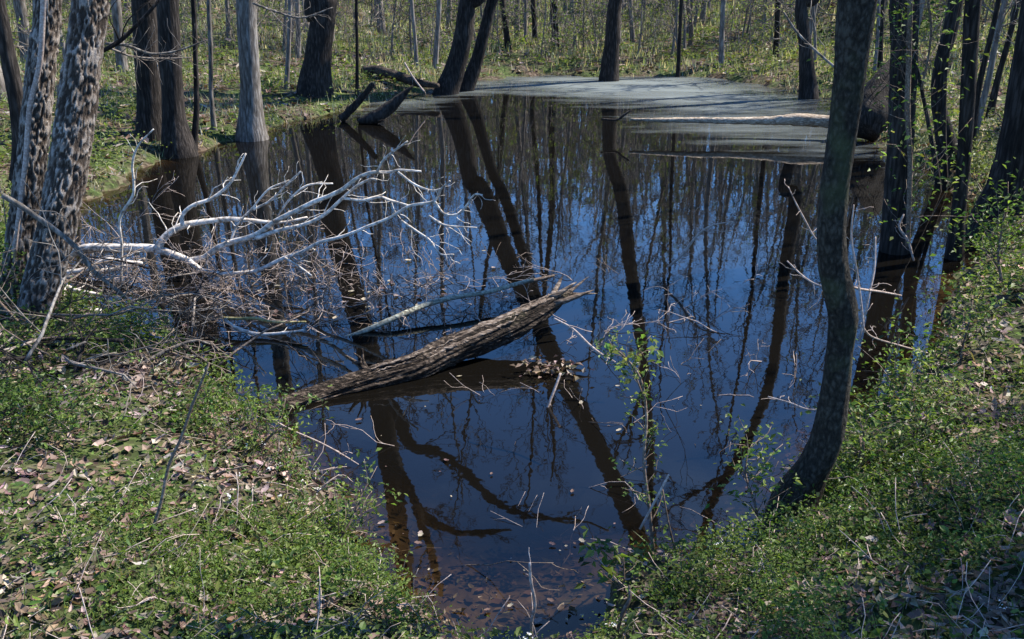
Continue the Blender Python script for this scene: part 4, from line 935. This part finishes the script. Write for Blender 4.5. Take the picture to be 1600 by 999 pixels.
leafy('leafy_sapling', 'small fresh green sprig beside the top of the vine-draped sapling', 'sapling', [(1005, 620, 3), (990, 570, 3), (1000, 545, 2)], 3.5, 3.6, 72, 70, 0.03, 0.04, twigs=6, L=0.15, cols=FRESH)
leafy('shoreline_shrub', 'leafy low shrub on the right near shore in front of the bent tree foot', 'shrub', [(1190, 850, 5), (1180, 790, 4), (1165, 740, 3), (1170, 700, 2)], 3.3, 3.5, 73, 260, 0.03, 0.03, twigs=18, L=0.22)
leafy('shoreline_shrub', 'bright leafy shrub hugging the right of the bent tree foot', 'shrub', [(1335, 760, 5), (1340, 720, 4), (1350, 690, 3), (1345, 660, 2)], 3.7, 3.8, 74, 380, 0.05, 0.03, twigs=20, L=0.26)
leafy('shoreline_shrub', 'yellow-green shrub on the right bank above the bent tree foot', 'shrub', [(1430, 740, 5), (1435, 705, 4), (1440, 680, 3), (1450, 655, 2)], 3.9, 4.0, 75, 460, 0.06, 0.032, twigs=20, L=0.3)
leafy('shoreline_shrub', 'green twiggy shrub at the right waterline below the straight trunk', 'shrub', [(1500, 570, 5), (1505, 540, 4), (1515, 500, 3), (1520, 470, 2)], 5.0, 5.2, 76, 520, 0.07, 0.035, twigs=22, L=0.34)
leafy('shoreline_shrub', 'green shrub at the foot of the right edge trunk', 'shrub', [(1565, 440, 5), (1560, 400, 4), (1565, 360, 3), (1570, 330, 2)], 5.6, 5.7, 77, 560, 0.09, 0.035, twigs=22, L=0.4)
leafy('shoreline_shrub', 'leafy sprawling shrub on the right bank over the water edge', 'shrub', [(1400, 660, 5), (1405, 630, 4), (1415, 600, 3), (1425, 575, 2)], 4.3, 4.5, 78, 420, 0.06, 0.03, twigs=20, L=0.28)
leafy('shoreline_shrub', 'green sprigs overhanging the water from the left grassy point', 'shrub', [(520, 860, 4), (545, 820, 4), (560, 790, 3), (565, 765, 2)], 3.2, 3.35, 79, 220, 0.035, 0.025, twigs=14, L=0.18)
leafy('shoreline_shrub', 'bright green sprigs on the left bank beside the log base', 'shrub', [(400, 720, 4), (415, 690, 4), (440, 670, 3), (450, 690, 2)], 3.9, 4.0, 80, 260, 0.04, 0.025, twigs=14, L=0.22)
leafy('climbing_vine', 'leafy vine with red stems climbing the dark trunk in the right water', 'vine', [(1418, 385, 8), (1420, 330, 8), (1422, 250, 8), (1418, 170, 9), (1420, 90, 9), (1422, 10, 9), (1425, -80, 8)], 7.35, 7.4, 81, 520, 0.10, 0.05, twigs=44, L=0.5, m='brown_stem')
leafy('climbing_vine', 'second leafy vine hanging in the branches right of the vine-wrapped trunk', 'vine', [(1440, 140, 4), (1452, 80, 4), (1455, 40, 4), (1450, 0, 4), (1440, -60, 3)], 7.3, 7.2, 82, 200, 0.14, 0.045, twigs=20, L=0.6)
leafy('iris_clump', 'small tuft of green blades at the bottom shore right of the grey stem', 'plant', [(976, 925, 3), (975, 900, 3), (974, 872, 2)], 2.95, 2.95, 83, 60, 0.03, 0.05, twigs=5, L=0.15, m='brown_stem')

for k, (x, y, lab) in enumerate([(335, 650, 'bright green weed tuft on the left bank behind the top of the slim leaning stem'), (385, 705, 'bright green weed tuft on the left bank just below the log base'),
        (455, 745, 'bright green weed tuft at the left bank edge below the log base'), (520, 830, 'bright green weed tuft at the point of the left bank'), (1290, 770, 'bright green weed tuft right at the foot of the bent tree'),
        (1385, 725, 'bright yellow-green weed tuft on the right bank beyond the bent tree foot'), (1490, 630, 'bright green weed tuft halfway up the right bank'), (1545, 500, 'bright green weed tuft high on the right bank below the edge trunk'),
        (600, 930, 'bright green weed tuft at the bottom left shore of the pond'), (1050, 930, 'bright green weed tuft at the bottom right shore of the pond')]):
    p = ground(x, y); t = thing('weed_tuft', lab, 'plant', p); q = np.random.default_rng(700 + k); sm = MB(); lm = MB(); P = []
    R_ = 0.05 * p[1] * q.uniform(0.8, 1.2)
    for j in range(34):
        o_ = q.normal(0, R_ * 0.55, 2); z = p[2]; W = walk(q, (p[0] + o_[0] * .05, p[1] + o_[1] * .05, max(z, 0) - 0.03), (q.normal(0, .9), q.normal(0, .9), 1), q.uniform(0.1, 0.24), 5, 0.2, 0.0)
        sm.tube(W, np.linspace(0.0018, 0.001, 6), 3); P.extend(list(W[1:]) * 3)
    P = np.array(P) + q.normal(0, 0.012, (len(P), 3)); n = leaves(lm, P, q.uniform(0.011, 0.026, len(P)), q, 0.45, 0.5)
    sm.build('stems', M['leaf'], t, False, np.full((sm.n, 3), 0.1)); lm.build('leaves', M['leaf'], t, False, np.repeat(tint(q, n, FRESH + GREENS[1:3]), 4, 0))

# ------------------------------------------------------------------ ground cover nobody could count
rng = np.random.default_rng(5)
def polar(n, r0, r1, amax):
    r = np.exp(rng.uniform(math.log(r0), math.log(r1), n)); a = np.radians(rng.uniform(-amax, amax, n)); return r * np.sin(a), r * np.cos(a), r
def dens(x, y): return fbm(x * 1.3, y * 1.3, 40, 4) + 0.35 * (fbm(x * 5, y * 5, 44, 3) - 0.5)
x, y, r = polar(165000, 1.5, 70, 44)
d = sdist(x, y); k = (d > 0.0) & (rng.uniform(0, 1, len(x)) < sstep(0.50, 0.60, dens(x, y) + 0.07 * np.exp(-np.maximum(d, 0) / 0.4) + 0.08 * sstep(1.6, 2.4, x) * sstep(3.0, 4.2, y) - 0.10 * sstep(-0.6, -1.4, x) * sstep(4.3, 3.3, y) - 0.06 * sstep(1.0, 2.0, x) * sstep(3.0, 2.3, y)) * (0.16 + 0.84 * sstep(0.35, 0.6, fbm(x * 7, y * 7, 210, 2))) * (1 - 0.6 * sstep(9, 15, r))); x, y, r = x[k], y[k], r[k]
z = height(x, y); k = z > 0.01; x, y, r, z = x[k], y[k], r[k], z[k]
hh = (0.03 + 0.26 * fbm(x * 2.1, y * 2.1, 60, 3) ** 2) * np.clip(r / 3, 0.8, 2.2)
m_ = 7; n = len(x); sc = np.clip((r / 3.2) ** 0.85, 0.6, 9)
P = np.repeat(np.stack([x, y, z], -1), m_, 0); S = np.repeat(sc, m_)
P += rng.normal(0, 1, (n * m_, 3)) * (0.026 * S)[:, None] * np.array([1, 1, 0]); P[:, 2] += np.repeat(hh, m_) * rng.uniform(0.05, 1.1, n * m_)
mb = MB(); leaves(mb, P, 0.0155 * S * rng.uniform(0.5, 1.6, n * m_), rng, 0.4, 0.5)
base_c = tint(rng, n, GREENS, 0.2)
patch = sstep(0.4, 0.65, fbm(x * 0.8, y * 0.8, 90, 3))[:, None]
base_c = np.where((r > 9)[:, None], base_c * 0.55 + np.array([0.07, 0.075, 0.03]), base_c)
base_c = base_c * (1 - 0.5 * patch) + 0.5 * patch * np.array([0.15, 0.21, 0.045])
o = mb.build('ground_cover', M['leaf'], None, False, np.repeat(np.repeat(base_c, m_, 0) * (1 + rng.normal(0, 0.15, (n * m_, 1))), 4, 0).clip(0.004, 0.9))
tag(o, 'low green spring ground cover of small leaves over the banks', 'ground cover', kind='stuff')
x, y, r = polar(70000, 1.5, 60, 44); d = sdist(x, y)
k = (d > -0.02) & (rng.uniform(0, 1, len(x)) < 1.0 - 0.45 * sstep(0.42, 0.6, dens(x, y))); x, y, r = x[k], y[k], r[k]; z = height(x, y); k = z > 0.0; x, y, r, z = x[k], y[k], r[k], z[k]; n = len(x)
mb = MB(); curled(mb, np.stack([x, y, z + rng.uniform(0.003, 0.03, n)], -1), rng.uniform(0.02, 0.07, n) * np.clip((r / 3.2) ** 0.6, 0.7, 5), rng)
o = mb.build('leaf_litter', M['dry_leaf'], None, False, np.repeat(tint(rng, n, DRY, 0.3), 8, 0)); tag(o, 'brown and pinkish dead leaves littering the banks', 'leaf litter', kind='stuff')
x, y, r = polar(14000, 2.0, 9, 42); d = sdist(x, y); k = (d < 0.05) & (d > -0.75); x, y, r = x[k], y[k], r[k]; z = height(x, y); n = len(x)
mb = MB(); curled(mb, np.stack([x, y, np.minimum(z + rng.uniform(0.002, 0.012, n), -0.004)], -1), rng.uniform(0.02, 0.06, n), rng, 0.85)
o = mb.build('sunken_leaves', M['dry_leaf'], None, False, np.repeat(tint(rng, n, [(0.10, 0.07, 0.045), (0.17, 0.12, 0.075), (0.06, 0.04, 0.028), (0.22, 0.165, 0.11)]), 8, 0)); tag(o, 'sodden brown leaves sunk in the shallows along the near shore', 'leaf litter', kind='stuff')
mb = MB(); x, y, r = polar(4200, 1.5, 12, 42); d = sdist(x, y); k = d > 0.03; x, y = x[k], y[k]; z = height(x, y)
for a, b, c in zip(x, y, z):
    al = rng.uniform(0, 6.28); mb.tube(walk(rng, (a, b, c + 0.005), (math.cos(al), math.sin(al), rng.uniform(0, 0.8)), rng.uniform(0.06, 0.28), 4, 0.22, -0.06), np.full(5, rng.uniform(0.0008, 0.0022)), 3)
o = mb.build('dry_stems', M['pink_stem']); tag(o, 'tangle of thin dry tan stems in the ground cover', 'dry stems', kind='stuff')
x, y, r = polar(1500, 1.6, 14, 42); d = sdist(x, y); k = (d > 0.1) & (fbm(x * 1.1, y * 1.1, 120, 3) > 0.5); x, y, r = x[k], y[k], r[k]; z = height(x, y); n = len(x)
P = np.repeat(np.stack([x, y, z + rng.uniform(0.06, 0.13, n)], -1), 5, 0) + rng.normal(0, 0.006, (n * 5, 3)); mb = MB(); leaves(mb, P, rng.uniform(0.007, 0.013, n * 5), rng, 0.5, 0.7)
o = mb.build('spring_flowers', M['petal'], None, False, np.full((n * 20, 3), 0.72)); tag(o, 'tiny white spring flowers dotted through the ground cover', 'wildflowers', kind='stuff')
# grass blades and bigger leaves on the near banks
x, y, r = polar(34000, 1.5, 11, 44); d = sdist(x, y); k = (d > 0.0) & (rng.uniform(0, 1, len(x)) < sstep(0.52, 0.66, fbm(x * 2.3, y * 2.3, 330, 3))); x, y, r = x[k], y[k], r[k]; z = height(x, y); n = len(x)
hb = rng.uniform(0.04, 0.13, n); a = rng.uniform(0, 6.28, n); wd = rng.uniform(0.0012, 0.0028, n) * np.clip(r / 3, 0.8, 3)
b = np.stack([x, y, z - 0.005], -1); s_ = np.stack([np.cos(a), np.sin(a), 0 * a], -1) * wd[:, None]; ln = np.stack([rng.normal(0, 0.5, n), rng.normal(0, 0.5, n), np.ones(n)], -1) * hb[:, None]
md = b + ln * 0.55; tp = b + ln * np.array([1.35, 1.35, 0.85])
V = np.stack([b - s_, b + s_, md - s_ * 0.8, md + s_ * 0.8, tp], 1).reshape(-1, 3); kk = np.arange(n)[:, None] * 5; mb = MB(); mb.add(V, kk + [0, 1, 3, 2], kk + [2, 3, 4])
o = mb.build('grass', M['leaf'], None, False, np.repeat(tint(rng, n, [(0.09, 0.15, 0.03), (0.13, 0.19, 0.045), (0.06, 0.1, 0.025), (0.22, 0.2, 0.1)]), 5, 0)); tag(o, 'fresh green grass blades among the near bank plants', 'grass', kind='stuff')
x, y, r = polar(1500, 1.5, 10, 44); d = sdist(x, y); k = d > 0.05; x, y = x[k], y[k]; n = len(x); z = height(x, y)
P = np.repeat(np.stack([x, y, z], -1), 5, 0) + rng.normal(0, 1, (n * 5, 3)) * np.array([0.03, 0.03, 0]); P[:, 2] += rng.uniform(0.03, 0.10, n * 5)
mb = MB(); curled(mb, P, rng.uniform(0.022, 0.045, n * 5), rng, 0.6)
o = mb.build('weeds', M['leaf'], None, False, np.repeat(tint(rng, n * 5, GREENS + FRESH[:1]), 8, 0)); tag(o, 'broader leaved green weeds scattered over the near banks', 'weeds', kind='stuff')
# grass and weeds of the far bank
x, y, r = polar(110000, 9, 60, 36); d = sdist(x, y); k = (d > -0.02) & (rng.uniform(0, 1, len(x)) < 0.9 * np.exp(-np.maximum(d, 0) / 0.3) + sstep(0.32, 0.55, fbm(x * 0.5, y * 0.5, 130, 4))); x, y, r = x[k], y[k], r[k]; z = height(x, y); n = len(x)
hb = rng.uniform(0.06, 0.2, n) * np.clip(r / 18, 0.7, 1.6); a = rng.uniform(0, 6.28, n); wd = 0.006 * np.clip(r / 10, 0.8, 4)
b = np.stack([x, y, z - 0.01], -1); s = np.stack([np.cos(a), np.sin(a), 0 * a], -1) * wd[:, None]; tp = b + np.stack([rng.normal(0, 0.05, n), rng.normal(0, 0.05, n), hb], -1)
V = np.stack([b - s, b + s, tp], 1).reshape(-1, 3); mb = MB(); mb.add(V, None, np.arange(n * 3).reshape(-1, 3))
o = mb.build('grass', M['leaf'], None, False, np.repeat(tint(rng, n, [(0.19, 0.22, 0.11), (0.27, 0.29, 0.17), (0.40, 0.38, 0.29), (0.44, 0.41, 0.34), (0.13, 0.15, 0.08)]), 3, 0)); tag(o, 'pale spring grass over the far banks', 'grass', kind='stuff')
